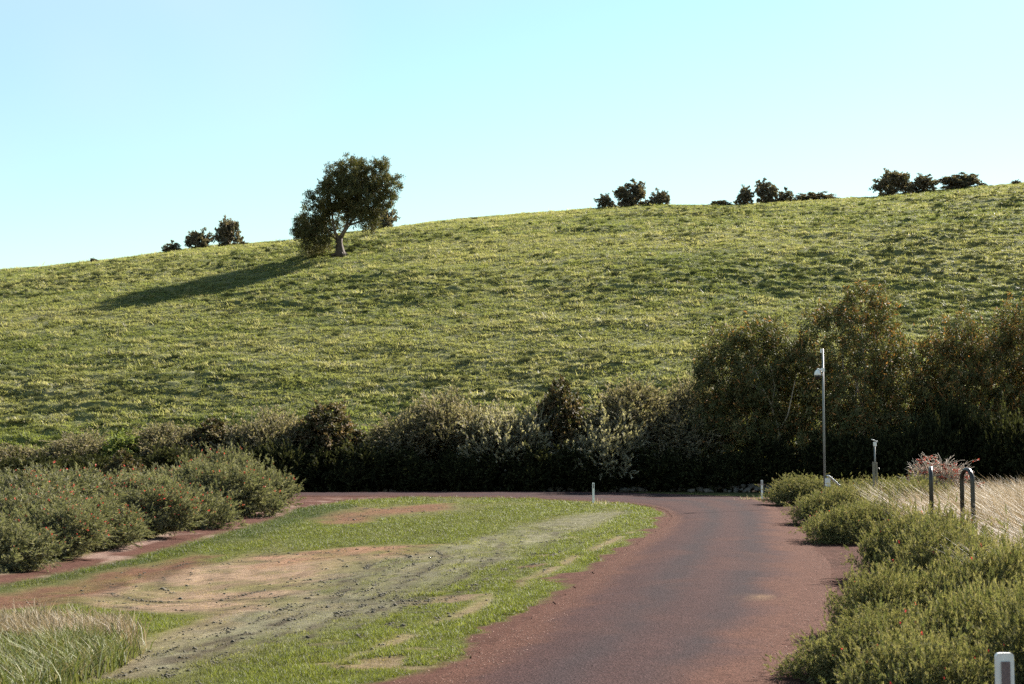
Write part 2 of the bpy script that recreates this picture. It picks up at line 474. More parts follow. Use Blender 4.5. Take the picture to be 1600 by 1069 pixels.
def lawn_colour(x, y):
    wx = x + 0.8 * (fbm(x * 1.6, y * 0.7, 3, 5) - 0.5); wy = y + 2.4 * (fbm(x * 1.1, y * 0.5, 11, 5) - 0.5)
    big = fbm(x * 0.35, y * 0.18, 21)[:, None]; mid = fbm(x * 1.6, y * 0.8, 23)[:, None]; fine = fbm(x * 6, y * 4, 25, 3)[:, None]
    c = DULL * (0.8 + 0.45 * mid)
    c = c + (GREEN - c) * sst(0.42, 0.62, big)
    def lay(name, col, w, str_=1.0, brk=0.45):
        nonlocal c
        k = soft_poly(wx, wy, polys[name], w)[:, None] * str_
        k = k * (1 - brk + brk * 2 * sst(0.3, 0.66, mid))
        c = c + (col - c) * np.clip(k, 0, 1)
    lay('low', GREEN * 1.05, 0.4); lay('tan', TAN, 0.5, 0.95, 0.35); lay('pale', PALE, 0.6, 0.9, 0.3)
    lay('mid', GREEN * 0.95, 0.9, 0.95, 0.3); lay('verge', GREEN * 1.05, 0.25, 1.0, 0.1); lay('band', DGREEN, 0.5, 0.95, 0.25)
    lay('brown', BROWN, 0.5, 0.95, 0.3); lay('brown2', BROWN * 1.25, 0.7, 1, 0.2); lay('brown3', TAN * [0.95, 0.8, 0.75], 0.8, 0.8, 0.5)
    # mower passes: alternating narrow tones that follow the turning loops
    best = np.full(x.shape, 9.0)
    for q, Pm in enumerate(mow):
        best = np.minimum(best, dist_line(wx * 0.35 + x * 0.65, wy * 0.35 + y * 0.65, Pm))
    ins = np.clip(soft_poly(wx, wy, polys['tan'], 0.8) + soft_poly(wx, wy, polys['pale'], 0.8) + 0.25, 0, 1)
    st = (np.cos(best * 2 * math.pi / 1.1) * np.exp(-best / 1.6) * ins)[:, None]
    c = c * (1 - 0.12 * st)
    stk = fbm(best * 4.5, (x * 0.6 + y) * 0.22, 43, 4); stf = fbm(best * 13, (x * 0.6 + y) * 0.9, 44, 2)
    c = c * (1 + (ins * (0.6 * (stk - 0.5) + 0.7 * (stf - 0.5)))[:, None])
    dk = (sst(0.52, 0.66, stk) * sst(0.56, 0.68, stf) * sst(0.5, 0.62, fbm(x * 7, y * 4, 46, 2)) * ins)[:, None]
    c = c + (LITTER * 1.6 - c) * 0.5 * dk
    pl = np.exp(-(dist_line(wx * 0.2 + x * 0.8, wy * 0.2 + y * 0.8, dryline) / 0.16) ** 2)[:, None] * sst(0.3, 0.55, mid)
    c = c + (TAN - c) * 0.7 * pl
    gl = (sst(0.75, 0.25, np.abs(best - 0.55)) * ins)[:, None] * sst(0.4, 0.6, fbm(x * 1.1, y * 0.5, 41))[:, None]
    c = c + (GREEN - c) * 0.35 * gl
    thin = np.exp(-(best / 0.10) ** 2)[:, None] * sst(0.42, 0.6, fbm(x * 5, y * 3, 47))[:, None]
    c = c + (LITTER * 1.5 - c) * 0.85 * thin
    # bare dry scrapes on the verge
    k = (sst(0.64, 0.72, fbm(x * 0.9 - y * 0.35, y * 0.9, 53)) * soft_poly(x, y, polys['verge'], 0.5))[:, None]
    c = c + ((TAN * 0.85 * sst(0.4, 0.6, big) + RED * 1.2 * (1 - sst(0.4, 0.6, big))) - c) * 0.75 * k
    c = c * (0.75 + 0.5 * fine)
    # bare red gravel: track, road shoulders
    t = np.clip(soft_poly(x + 0.5 * (fine[:, 0] - 0.5), y + 1.6 * (mid[:, 0] - 0.5), track, 0.35), 0, 1)[:, None]
    rc = RED * (0.75 + 0.6 * mid) + np.array([0.075, 0.062, 0.054]) * sst(0.55, 0.75, fbm(x * 1.5, y * 0.7, 61))[:, None]
    c = c + (rc - c) * t
    d = dist_line(x, y, ROADP, True); d = np.where(in_poly(x, y, ROADP), -d, d)
    wv = 0.10 + 0.75 * fbm(x * 0.8, y * 0.8, 67) ** 2 * 1.4 + 0.5 * sst(70, 82, y)
    sh = sst(0.12, -0.12, d - wv + 0.35 * (fbm(x * 5, y * 3.5, 71) - 0.5))[:, None]
    c = c + (RED * (0.75 + 0.55 * fine) - c) * sh
    # litter under the plantings on the right and behind the far road
    rside = (x > 1.5 + 0.11 * (y - 13)) & (d > 0) & (y < 80)
    c = np.where(rside[:, None], RED * (0.6 + 0.6 * fine) * (0.7 + 0.5 * mid), c)
    rt = np.where(rside, sst(1.6, 2.8, d), 0)[:, None]
    c = c + (LITTER * 1.8 - c) * rt
    bk = (sst(90.5, 92.5, y + 2 * (mid[:, 0] - 0.5)) * np.where(d > 0, 1, 0))[:, None]
    c = c + (LITTER * (0.7 + 0.8 * mid) - c) * bk
    return c, d, t[:, 0], sh[:, 0]

# ------------------------------------------------------------------ ground sheet
def axis(parts):
    a = [np.array([parts[0][0]])]
    for lo, hi, st in parts:
        n = max(1, int(round((hi - lo) / st))); a.append(np.linspace(lo, hi, n + 1)[1:])
    return np.concatenate(a)

gx = axis([(-260, -60, 20), (-60, -34, 1.0), (-34, -14, 0.2), (-14, 12, 0.12), (12, 22, 0.25), (22, 45, 0.8), (45, 260, 20)])
gy = axis([(-60, 0, 10), (0, 9, 1.0), (9, 30, 0.16), (30, 60, 0.30), (60, 97, 0.5)])
X, Y = np.meshgrid(gx, gy); x = X.ravel(); y = Y.ravel()
col, dr, tr_, sh_ = lawn_colour(x, y)
z = base_height(x, y) + (0.035 * (fbm(x * 2.2, y * 2.2, 5) - 0.5) + 0.02 * (fbm(x * 7, y * 7, 6) - 0.5)) * sst(0.1, 0.9, dr) * (y < 96.5)
z = np.where(dr < -0.4, z - 0.03, z)
g_me = mesh_np('ground', np.stack([x, y, z], 1), grid_faces(len(gx), len(gy)), 4, col, True)
tag(obj('ground', g_me, M['ground']), kind='structure', label='mown lawn valley floor with bare tan and red soil patches')

# ------------------------------------------------------------------ road ribbon
nv = 33
vv = np.linspace(0, 1, nv)
sm = []
for i in range(len(EL) - 1):
    n = max(1, int(np.linalg.norm(EL[i + 1] - EL[i]) / 0.25))
    for k in range(n):
        t = k / n
        sm.append((EL[i] * (1 - t) + EL[i + 1] * t, ER[i] * (1 - t) + ER[i + 1] * t))
A = np.array([s[0] for s in sm]); B = np.array([s[1] for s in sm])
ln = np.concatenate([[0], np.cumsum(np.linalg.norm(np.diff((A + B) / 2, axis=0), axis=1))])
jl = 0.16 * (fbm(ln * 1.3, ln * 0, 81) - 0.5) + 0.14 * (fbm(ln * 6, ln * 0, 82) - 0.5)
jr = 0.16 * (fbm(ln * 1.3, ln * 0, 83) - 0.5) + 0.14 * (fbm(ln * 6, ln * 0, 84) - 0.5)
dv = (B - A); wd = np.linalg.norm(dv, axis=1, keepdims=True); dv = dv / wd
A = A + dv * jl[:, None]; B = B + dv * jr[:, None]
P = A[:, None] * (1 - vv)[None, :, None] + B[:, None] * vv[None, :, None]
px_, py_ = P[..., 0].ravel(), P[..., 1].ravel()
v_ = np.tile(vv, len(A)); l_ = np.repeat(ln, nv); w_ = np.repeat(wd[:, 0], nv)
edge = np.minimum(v_, 1 - v_) * w_
pz = base_height(px_, py_) + 0.012 + 0.05 * sst(0, 1.2, edge) + 0.008 * (fbm(px_ * 3, py_ * 3, 91) - 0.5)
wob = 0.5 * (fbm(px_ * 0.8, py_ * 0.8, 93) - 0.5) + 0.35 * (fbm(px_ * 3.5, py_ * 3.5, 95) - 0.5)
wl = v_ * w_; wr = (1 - v_) * w_
far = sst(45, 75, py_)
grav = np.maximum(sst(0.75, 0.15, wl + wob), sst(1.35, 0.45, wr + wob * 1.6))
grav = np.clip(grav + 0.25 * sst(0.5, 0.75, fbm(px_ * 1.2, py_ * 0.5, 97)), 0, 1)
tw = np.exp(-((v_ - 0.36) / 0.085) ** 2) + np.exp(-((v_ - 0.66) / 0.085) ** 2)
tw = np.clip(tw * (0.55 + 0.8 * fbm(px_ * 1.0, py_ * 0.35, 99)), 0, 1) * (1 - grav)
sx, sy, _ = ground_at(1188, 940)
stain = np.exp(-(((px_ - sx) / 0.28) ** 2 + ((py_ - sy) / 0.35) ** 2)) * sst(0.45, 0.6, fbm(px_ * 9, py_ * 5, 101))
r_me = mesh_np('road', np.stack([px_, py_, pz], 1), grid_faces(nv, len(A)), 4, np.stack([grav, tw, stain * 0.7], 1), True)
tag(obj('road', r_me, M['road']), kind='structure', label='narrow reddish sealed road curving left around the lawn')

# ------------------------------------------------------------------ hill
def hill_micro(x, y):
    wx = x + 1.6 * (fbm(x * 0.25, y * 0.25, 201) - 0.5) * 2
    wy = y + 0.9 * (fbm(x * 0.3, y * 0.3, 203) - 0.5) * 2 + 0.10 * x * sst(20, 60, x)
    strength = 0.22 + 1.0 * sst(0.40, 0.66, fbm(x * 0.05, y * 0.07, 205, 3)) + 0.45 * sst(10, 45, x) * sst(112, 150, y)
    strength = strength * (1 - 0.6 * sst(182, 204, y))
    r1 = fbm(wx * 0.38, wy * 1.5, 207, 2)
    r2 = fbm(wx * 0.75, wy * 2.3, 211, 1)
    r3 = fbm(wx * 0.10, wy * 0.25, 213, 2)
    r4 = fbm(wx * 1.3 + 40, wy * 2.9, 215, 1)
    h = strength * (0.14 * sst(0.50, 0.70, r1) + 0.09 * sst(0.56, 0.78, r2) + 0.07 * sst(0.58, 0.82, r4) - 0.09) + 0.35 * (r3 - 0.5)
    return h * sst(97.0, 103.0, y) * 1.25

hx = axis([(-260, -84, 16), (-84, -72, 2), (-70, 72, 0.26), (74, 90, 2), (90, 300, 16)])
hy = axis([(97, 160, 0.19), (160, 214, 0.29), (214, 236, 2), (236, 330, 12)])
X, Y = np.meshgrid(hx, hy); x = X.ravel(); y = Y.ravel()
hm = hill_micro(x, y)
z = base_height(x, y) + hm

def hill_colour(x, y):
    a = fbm(x * 0.05, y * 0.08, 221)[:, None]; b = fbm(x * 0.5, y * 1.1, 223)[:, None]; f = fbm(x * 2.5, y * 4, 225, 3)[:, None]
    g1 = np.array([0.110, 0.121, 0.054]); g2 = np.array([0.157, 0.156, 0.080]); st = np.array([0.24, 0.205, 0.145])
    c = g1 + (g2 - g1) * sst(0.35, 0.65, a * 0.6 + b * 0.4)
    c = c + (st - c) * 0.4 * sst(0.56, 0.74, b * 0.6 + f * 0.4) * sst(0.35, 0.6, fbm(x * 0.08 + 9, y * 0.1, 227))[:, None]
    c = c * (0.8 + 0.4 * f)
    bottom = sst(112, 102, y)[:, None]
    c = c + (np.array([0.115, 0.132, 0.042]) - c) * bottom * 0.6
    return c
hc = hill_colour(x, y) * 0.8
tag(obj('hill', mesh_np('hill', np.stack([x, y, z], 1), grid_faces(len(hx), len(hy)), 4, hc, True), M['hill']), kind='structure',
    label='green grassy hillside with low tussocky ridges rising to the skyline')

# ------------------------------------------------------------------ grass by instancing
def blade_tuft(seed, n, h, w, spread, lean, tip=(1.0, 1.0, 1.0)):
    r = np.random.default_rng(seed)
    ang = r.uniform(0, 2 * math.pi, n); rad = spread * np.sqrt(r.uniform(0, 1, n))
    b = np.stack([rad * np.cos(ang), rad * np.sin(ang), np.zeros(n) - 0.02 * h], 1)
    hh = h * r.uniform(0.5, 1.0, n); la = r.uniform(0, 2 * math.pi, n); lm = lean * hh * r.uniform(0.3, 1.3, n)
    top = b + np.stack([lm * np.cos(la), lm * np.sin(la), hh], 1)
    side = np.stack([-np.sin(la), np.cos(la), np.zeros(n)], 1) * w * 0.5
    V = np.stack([b - side, b + side, top], 1).reshape(-1, 3)
    jit = r.uniform(0.75, 1.25, n)[:, None]
    base = np.repeat(jit * np.ones((1, 3)), 1, 0); tp = jit * np.array(tip)
    Cc = np.stack([base, base, tp], 1).reshape(-1, 3)
    return V, np.arange(n * 3).reshape(-1, 3), Cc

def grass_stuff(name, label, cat, pos, rot, scl, tint, tufts, mat):
    n = len(pos)
    me = bpy.data.meshes.new(name)
    me.vertices.add(n); me.vertices.foreach_set('co', np.ascontiguousarray(pos, np.float32).ravel())
    a = me.attributes.new('rot', 'FLOAT_VECTOR', 'POINT'); a.data.foreach_set('vector', np.ascontiguousarray(rot, np.float32).ravel())
    a = me.attributes.new('scl', 'FLOAT_VECTOR', 'POINT'); a.data.foreach_set('vector', np.ascontiguousarray(scl, np.float32).ravel())
    a = me.attributes.new('tint', 'FLOAT_COLOR', 'POINT')
    c4 = np.ones((n, 4), np.float32); c4[:, :3] = tint; a.data.foreach_set('color', c4.ravel())
    ng = bpy.data.node_groups.new(name + '_nodes', 'GeometryNodeTree')
    ng.interface.new_socket('Geometry', in_out='INPUT', socket_type='NodeSocketGeometry')
    ng.interface.new_socket('Geometry', in_out='OUTPUT', socket_type='NodeSocketGeometry')
    gi = ng.nodes.new('NodeGroupInput'); go = ng.nodes.new('NodeGroupOutput')
    join = ng.nodes.new('GeometryNodeJoinGeometry')
    for k, (V, Fc, Cc) in enumerate(tufts):
        tm = mesh_np(name + '_tuft', V, Fc, Fc.shape[1], Cc); tm.materials.append(mat)
        to = bpy.data.objects.new(name + '_tuft', tm)
        oi = ng.nodes.new('GeometryNodeObjectInfo'); oi.inputs[0].default_value = to
        oi.inputs['As Instance'].default_value = True
        ng.links.new(oi.outputs['Geometry'], join.inputs[0])
    iop = ng.nodes.new('GeometryNodeInstanceOnPoints'); iop.inputs['Pick Instance'].default_value = True
    ra = ng.nodes.new('GeometryNodeInputNamedAttribute'); ra.data_type = 'FLOAT_VECTOR'; ra.inputs[0].default_value = 'rot'
    sa = ng.nodes.new('GeometryNodeInputNamedAttribute'); sa.data_type = 'FLOAT_VECTOR'; sa.inputs[0].default_value = 'scl'
    er = ng.nodes.new('FunctionNodeEulerToRotation')
    ng.links.new(ra.outputs[0], er.inputs[0]); ng.links.new(er.outputs[0], iop.inputs['Rotation'])
    ng.links.new(sa.outputs[0], iop.inputs['Scale'])
    ng.links.new(gi.outputs[0], iop.inputs['Points']); ng.links.new(join.outputs[0], iop.inputs['Instance'])
    ng.links.new(iop.outputs[0], go.inputs[0])
    o = obj(name, me, mat)
    md = o.modifiers.new('grass', 'NODES'); md.node_group = ng
    return tag(o, label, cat, kind='stuff')

rng = np.random.default_rng(5)
def rots(n, tilt):
    return np.stack([rng.normal(0, tilt, n), rng.normal(0, tilt, n), rng.uniform(0, 6.28, n)], 1)

# hillside pasture
n = 330000
u = rng.uniform(0, 1, n); ty = 98.5 + (214 - 98.5) * u ** 1.15
tx = rng.uniform(-0.365, 0.365, n) * ty
keep = rng.uniform(0, 1, n) < 0.35 + 0.65 * sst(0.3, 0.6, fbm(tx * 0.6, ty * 1.4, 231))
tx, ty = tx[keep], ty[keep]; n = len(tx)
tz = base_height(tx, ty) + hill_micro(tx, ty)
tc = hill_colour(tx, ty)
strw = sst(0.42, 0.75, fbm(tx * 0.5, ty * 0.9, 233)) * (rng.uniform(0, 1, n) < 0.22)
tc = tc * 1.1 + (np.array([0.25, 0.22, 0.165]) - tc * 1.1) * (0.75 * strw)[:, None]
ts = (0.55 + 0.9 * fbm(tx * 0.7, ty * 1.2, 235)) * rng.uniform(0.7, 1.3, n) * (1 + 0.7 * strw)
sc = np.stack([ts * 1.1, ts * 1.1, ts * 0.50], 1)
tufts = [blade_tuft(300 + k, 14, 0.26, 0.035, 0.24, 0.9, (1.15, 1.13, 1.08)) for k in range(4)]
grass_stuff('hill_grass', 'tussocky green pasture grass covering the hillside', 'grass', np.stack([tx, ty, tz - 0.02], 1), rots(n, 0.2), sc, tc, tufts, M['grass'])

# separate tussocks that stand proud of the pasture in drifts
n = 60000
ty = 100 + (212 - 100) * rng.uniform(0, 1, n) ** 1.1; tx = rng.uniform(-0.36, 0.36, n) * ty
drift = 0.04 + 0.34 * sst(0.42, 0.66, fbm(tx * 0.05, ty * 0.07, 205, 3)) + 0.16 * sst(10, 45, tx) * sst(112, 150, ty)
drift = drift * (0.10 + 1.5 * sst(0.50, 0.62, fbm(tx * 0.8, ty * 2.2 + 0.05 * tx, 251, 2)))
k_ = rng.uniform(0, 1, n) < drift
tx, ty = tx[k_], ty[k_]; n = len(tx)
ts = rng.uniform(0.45, 1.15, n) * (1 - 0.35 * sst(180, 205, ty))
sc = np.stack([ts * rng.uniform(1.2, 3.0, n), ts * 0.8, ts * rng.uniform(0.8, 1.35, n)], 1)
rt_ = np.stack([rng.normal(0, 0.12, n), rng.normal(0, 0.12, n), rng.normal(0, 0.35, n)], 1)
tufts = [blade_tuft(340 + k, 80, 0.34, 0.05, 0.15, 0.42, (1.25, 1.22, 1.15)) for k in range(5)]
grass_stuff('tussock_grass', 'scattered grass tussocks in drifts across the hillside', 'grass', np.stack([tx, ty, base_height(tx, ty) + hill_micro(tx, ty) - 0.03], 1), rt_, sc,
            hill_colour(tx, ty) * rng.uniform(0.75, 1.2, (n, 1)), tufts, M['tussock'])

# lawn: short blades, thick on the green verges, thin on the bare soil
n = 520000
tb = 10 * (95 / 10.0) ** rng.uniform(0, 1, n)
tx = rng.uniform(-0.36, 0.16, n) * tb; ty = tb
lc, ld, lt, ls = lawn_colour(tx, ty)
green = sst(-0.002, 0.016, lc[:, 1] - lc[:, 0] * 0.92)
keep = (ld > 0.02) & (lt < 0.4) & (rng.uniform(0, 1, n) < (0.10 + 0.9 * green) * (1 - 0.93 * ls)) & (ty < 92) & (tx < 1.5 + 0.11 * (ty - 13) + 1)
tx, ty, lc, green = tx[keep], ty[keep], lc[keep], green[keep]; n = len(tx)
ts = (0.25 + 0.75 * fbm(tx * 1.5, ty * 1.0, 241)) * rng.uniform(0.6, 1.3, n) * (0.5 + 0.6 * green) * (1 + 0.010 * (ty - 12))
sc = np.stack([ts * (1 + 0.02 * ty), ts * (1 + 0.02 * ty), ts], 1)
tufts = [blade_tuft(320 + k, 12, 0.055, 0.0065, 0.07, 0.7, (1.25, 1.25, 1.1)) for k in range(4)]
gz = base_height(tx, ty) - 0.005
grass_stuff('lawn_grass', 'short mown grass growing over the lawn beside the road', 'grass', np.stack([tx, ty, gz], 1), rots(n, 0.25), sc, lc * (1.2 * rng.uniform(0.55, 1.5, (n, 1))) + np.array([0.035, 0.026, 0.016]) * (rng.uniform(0, 1, (n, 1)) < 0.22), tufts, M['grass'])

# ------------------------------------------------------------------ foliage generator
def frame(d, r):
    d = d / np.linalg.norm(d, axis=1, keepdims=True)
    a = r.normal(size=d.shape); t = np.cross(d, a); t /= np.linalg.norm(t, axis=1, keepdims=True)
    return np.stack([t, np.cross(d, t), d], 2)          # columns

def sprig_needles(r, n=12, L=1.0, leaf=0.34, w=0.05, ang=0.75):
    """a shoot along +Z with narrow leaves all round: (n,3,3) triangles"""
    out = []
    for k in range(n):
        t = (k + 0.5) / n; a = k * 2.4 + r.uniform(-0.3, 0.3)
        o = np.array([0, 0, t * L * 0.85])
        d = np.array([math.cos(a) * math.sin(ang), math.sin(a) * math.sin(ang), math.cos(ang)])
        s = np.cross(d, [0, 0, 1.0]); s /= np.linalg.norm(s) + 1e-9
        tw = r.uniform(0, 3.14); up = np.cross(s, d); s = s * math.cos(tw) + up * math.sin(tw)
        l = leaf * L * r.uniform(0.7, 1.2) * (1 - 0.35 * t)
        out.append([o - s * w * L, o + s * w * L, o + d * l])
    return np.array(out)

def sprig_leaves(r, n=8, L=1.0, leaf=0.55, w=0.13, hang=0.0):
    """a twig with broad diamond leaves: (n,4,3) quads"""
    out = []
    for k in range(n):
        t = (k + 0.5) / n; a = k * 2.4 + r.uniform(-0.4, 0.4)
        o = np.array([0, 0, t * L * 0.8])
        an = r.uniform(0.5, 1.3)
        d = np.array([math.cos(a) * math.sin(an), math.sin(a) * math.sin(an), math.cos(an) - hang]); d /= np.linalg.norm(d)
        s = np.cross(d, r.normal(size=3)); s /= np.linalg.norm(s)
        l = leaf * L * r.uniform(0.7, 1.2)
        out.append([o, o + d * l * 0.45 + s * w * L, o + d * l, o + d * l * 0.45 - s * w * L])
    return np.array(out)

def scatter(r, sprigs, pos, dirs, size, cols, leafjit=0.2, tipcol=None, tipfrac=0.0):
    """sprigs: list of (n,k,3); returns V, faces, colours"""
    N = len(pos); S = len(sprigs); Vs = []; Cs = []
    pick = r.integers(0, S, N)
    for s in range(S):
        m = pick == s
        if not m.any(): continue
        R = frame(dirs[m], r); sp = sprigs[s]; nl, k, _ = sp.shape
        V = np.einsum('nij,lkj->nlki', R, sp) * size[m][:, None, None, None] + pos[m][:, None, None, :]
        c = cols[m][:, None, :] * (1 + leafjit * (r.uniform(-1, 1, (m.sum(), nl, 1))))
        if tipcol is not None:
            top = np.linspace(0, 1, nl)[None, :, None] ** 2 * (r.uniform(0, 1, (m.sum(), 1, 1)) < tipfrac)
            c = c + (np.array(tipcol) - c) * top
        Vs.append(V.reshape(-1, 3)); Cs.append(np.repeat(c[:, :, None, :], k, 2).reshape(-1, 3))
    V = np.concatenate(Vs); Cc = np.clip(np.concatenate(Cs), 0.002, 1)
    return V, np.arange(len(V)).reshape(-1, k), Cc

def crown(r, lobes, n, up=0.35, jit=0.35, inner=0.22, floor=0.0, rough=0.18, shoot=0.0, per=6):
    """points and growth directions over a union of ellipsoid lobes; with shoot > 0 they string along outgrowing shoots"""
    lobes = np.asarray(lobes, float)
    w = (lobes[:, 3] * lobes[:, 4] + lobes[:, 3] * lobes[:, 5] + lobes[:, 4] * lobes[:, 5]); w /= w.sum()
    P = []; D = []; got = 0
    want = n if shoot <= 0 else int(n / per) + 1
    while got < want:
        m = int((want - got) * 2.2) + 50
        li = r.choice(len(lobes), m, p=w); d = r.normal(size=(m, 3)); d /= np.linalg.norm(d, axis=1, keepdims=True)
        rad = np.where(r.uniform(0, 1, m) < inner, r.uniform(0.45, 0.85, m), r.uniform(0.82, 1.0, m))
        bump = 1 + rough * (np.sin(d[:, 0] * 7 + li * 3.1) * np.sin(d[:, 1] * 6 + li * 1.7) + np.sin(d[:, 2] * 9 + li))
        p = lobes[li, :3] + d * lobes[li, 3:6] * (rad * bump)[:, None]
        dep = np.full(m, 9.0)
        for k in range(len(lobes)):
            e = np.linalg.norm((p - lobes[k, :3]) / lobes[k, 3:6], axis=1); e[li == k] = 9
            dep = np.minimum(dep, e)
        ok = ((dep > 0.8) | (r.uniform(0, 1, m) < 0.2)) & (p[:, 2] > floor)
        g = d / lobes[li, 3:6]; g /= np.linalg.norm(g, axis=1, keepdims=True)
        g = g + np.array([0, 0, up]) + r.normal(size=(m, 3)) * jit
        P.append(p[ok]); D.append(g[ok]); got += int(ok.sum())
    P = np.concatenate(P)[:want]; D = np.concatenate(D)[:want]
    if shoot > 0:
        D = D / np.linalg.norm(D, axis=1, keepdims=True)
        L = shoot * np.minimum(r.lognormal(-0.1, 0.5, len(P)), 2.0)
        t = (np.arange(per) + 0.5) / per
        Q = P[:, None] + D[:, None] * (L[:, None] * (t - 0.35)[None])[..., None]
        Q[:, :, 2] += (L[:, None] * (t ** 2)[None]) * 0.25 * np.sign(up + 0.01)
        Q += r.normal(size=Q.shape) * shoot * 0.13
        E = D[:, None] + r.normal(size=Q.shape) * 0.38
        P = Q.reshape(-1, 3)[:n]; D = E.reshape(-1, 3)[:n]
        P[:, 2] = np.maximum(P[:, 2], floor + 0.01)
    return P, D

def shrub_lobes(r, w, d, h, m, lift=0.0, tall=1.0):
    """an uneven thicket of lobes filling w x d x h standing on z = 0"""
    L = [(r.uniform(-.08, .08) * w, 0, h * (0.34 + lift), w * 0.30, d * 0.30, h * 0.34)]
    lean = r.uniform(-0.22, 0.22); ph = r.uniform(0, 6.28)
    for k in range(m):
        a = k * 2.399 + r.uniform(-0.5, 0.5); q = math.sqrt((k + 0.5) / m)
        s = r.uniform(0.10, 0.25)
        cx_, cy_ = q * math.cos(a) * w * 0.40, q * math.sin(a) * d * 0.40
        skyl = 0.80 + 0.16 * math.sin(cx_ / w * 9 + ph) + lean * cx_ / w * 2 - 0.30 * q ** 3 * tall
        hz = h * skyl * r.uniform(0.72, 1.08)
        rz = h * s * r.uniform(0.8, 1.3)
        L.append((cx_, cy_, max(hz - rz, rz * 0.8 + lift * h), w * s, d * s, rz))
        if r.uniform() < 0.5 and hz > 0.5 * h:
            L.append((cx_ * 1.05, cy_ * 1.1 - 0.06 * d, hz * 0.45, w * s, d * s, rz))
    return L

def branch_mesh(r, tips, base_r, spread=0.1, start=(0, 0, -0.1)):
    bm = bmesh.new()
    for t in tips:
        a = Vector((start[0] + r.uniform(-1, 1) * spread, start[1] + r.uniform(-1, 1) * spread, start[2])); b = Vector(t)
        m1 = a.lerp(b, 0.35) + Vector((r.normal() * 0.04, r.normal() * 0.04, 0.10)) * (b - a).length
        m2 = a.lerp(b, 0.7) + Vector((r.normal() * 0.05, r.normal() * 0.05, 0.03)) * (b - a).length
        tube(bm, [a, m1, m2, b], [base_r, base_r * 0.75, base_r * 0.5, base_r * 0.2], 6)
    return bm_mesh('stem', bm, True)

PROTO = {}
def make_proto(kind, var, w, d, h, lobes_n, n, size, sprigs, cols, mat, up=0.35, jit=0.35, tip=None, tipfrac=0.0, flowers=0, flower_col=(0.42, 0.05, 0.035), flower_size=0.05,
               tall=1.0, stem='bark', stem_r=0.03, lift=0.0, lobes=None, hang=False, rough=0.18, inner=0.22, shoot=0.0):
    r = np.random.default_rng(hash((len(kind) * 31 + sum(map(ord, kind)), var)) % 100000)
    lb = lobes if lobes is not None else shrub_lobes(r, w, d, h, lobes_n, lift, tall)
    Pp, Dd = crown(r, lb, n, up, jit, inner, 0.02, rough, shoot)
    if hang:
        Dd[:, 2] = Dd[:, 2] * 0.4 - 0.75
    cols = np.array(cols); cc = cols[r.integers(0, len(cols), n)] * r.uniform(0.7, 1.3, (n, 1))
    patch = fbm(Pp[:, 0] * 1.7 / max(w, 1) * 3, (Pp[:, 2] + Pp[:, 1]) * 1.7 / max(w, 1) * 3, var + 5)[:, None]
    cc = cc * (0.72 + 0.56 * patch)
    V, Fc, Cc = scatter(r, sprigs, Pp, Dd, size * r.uniform(0.65, 1.25, n), cc, 0.22, tip, tipfrac)
    fol = mesh_np(kind + '_foliage', V, Fc, Fc.shape[1], Cc); fol.materials.append(mat)
    parts = [('foliage', fol)]
    k = min(len(lb), 9)
    st = branch_mesh(r, [np.array(l[:3]) for l in lb[:k]], stem_r, stem_r * 2); st.materials.append(M[stem])
    parts.append(('stem', st))
    if flowers:
        i = r.choice(n, flowers * 5, replace=False)
        outer = i[np.argsort(-(np.linalg.norm(Pp[i, :2] / [w / 2, d / 2], axis=1) + Pp[i, 2] / h))][:flowers]
        fp = Pp[outer] + Dd[outer] / np.linalg.norm(Dd[outer], axis=1, keepdims=True) * size * 0.75
        fs = [sprig_needles(r, 9, 1.0, 0.6, 0.16, 1.0) for _ in range(2)]
        V2, F2, C2 = scatter(r, fs, fp, Dd[outer], flower_size * r.uniform(0.6, 1.3, flowers), np.tile(np.array(flower_col), (flowers, 1)) * r.uniform(0.7, 1.3, (flowers, 1)))
        fm = mesh_np(kind + '_flowers', V2, F2, 3, C2); fm.materials.append(M['petal'])
        parts.append(('flowers', fm))
    ext = np.percentile(V, [1.5, 98.5], axis=0)
    PROTO.setdefault(kind, []).append((parts, ext))

def plant(name, kind, var, label, cat, x0, x1, ytop, D, group=None, rz=None, flip=False, deep=1.0, sink=0.05, zb=None):
    """stand a plant at distance D so that it spans columns x0..x1 and reaches row ytop"""
    parts, ext = PROTO[kind][var % len(PROTO[kind])]
    Xc = xat((x0 + x1) / 2, D); gz = float(base_height(Xc, D)) if zb is None else zb
    if D > 97 and zb is None: gz += float(hill_micro(np.array([Xc]), np.array([D]))[0])
    wid = (x1 - x0) * D / F; hei = zat(ytop, D) - gz + sink
    sx_ = wid / (ext[1, 0] - ext[0, 0]); sz_ = hei / ext[1, 2]
    sy_ = 0.5 * (sx_ + sz_) * deep
    t = thing(name, label, cat, (Xc, D, gz - sink), group)
    t.scale = (-sx_ if flip else sx_, sy_, sz_)
    for pn, me in parts:
        o = obj(pn, me, None, t)
        if pn == 'flowers': o['kind'] = 'stuff'
    return t

rs = np.random.default_rng(77)
NEED = [sprig_needles(rs, 11, 1.0, 0.46, 0.062, 0.65) for _ in range(4)]
FEATH = [sprig_needles(rs, 10, 1.0, 0.42, 0.085, 0.6) for _ in range(4)]
BROAD = [sprig_leaves(rs, 7, 1.0, 0.6, 0.17) for _ in range(4)]
GUM = [sprig_leaves(rs, 6, 1.0, 0.62, 0.085, 0.5) for _ in range(4)]

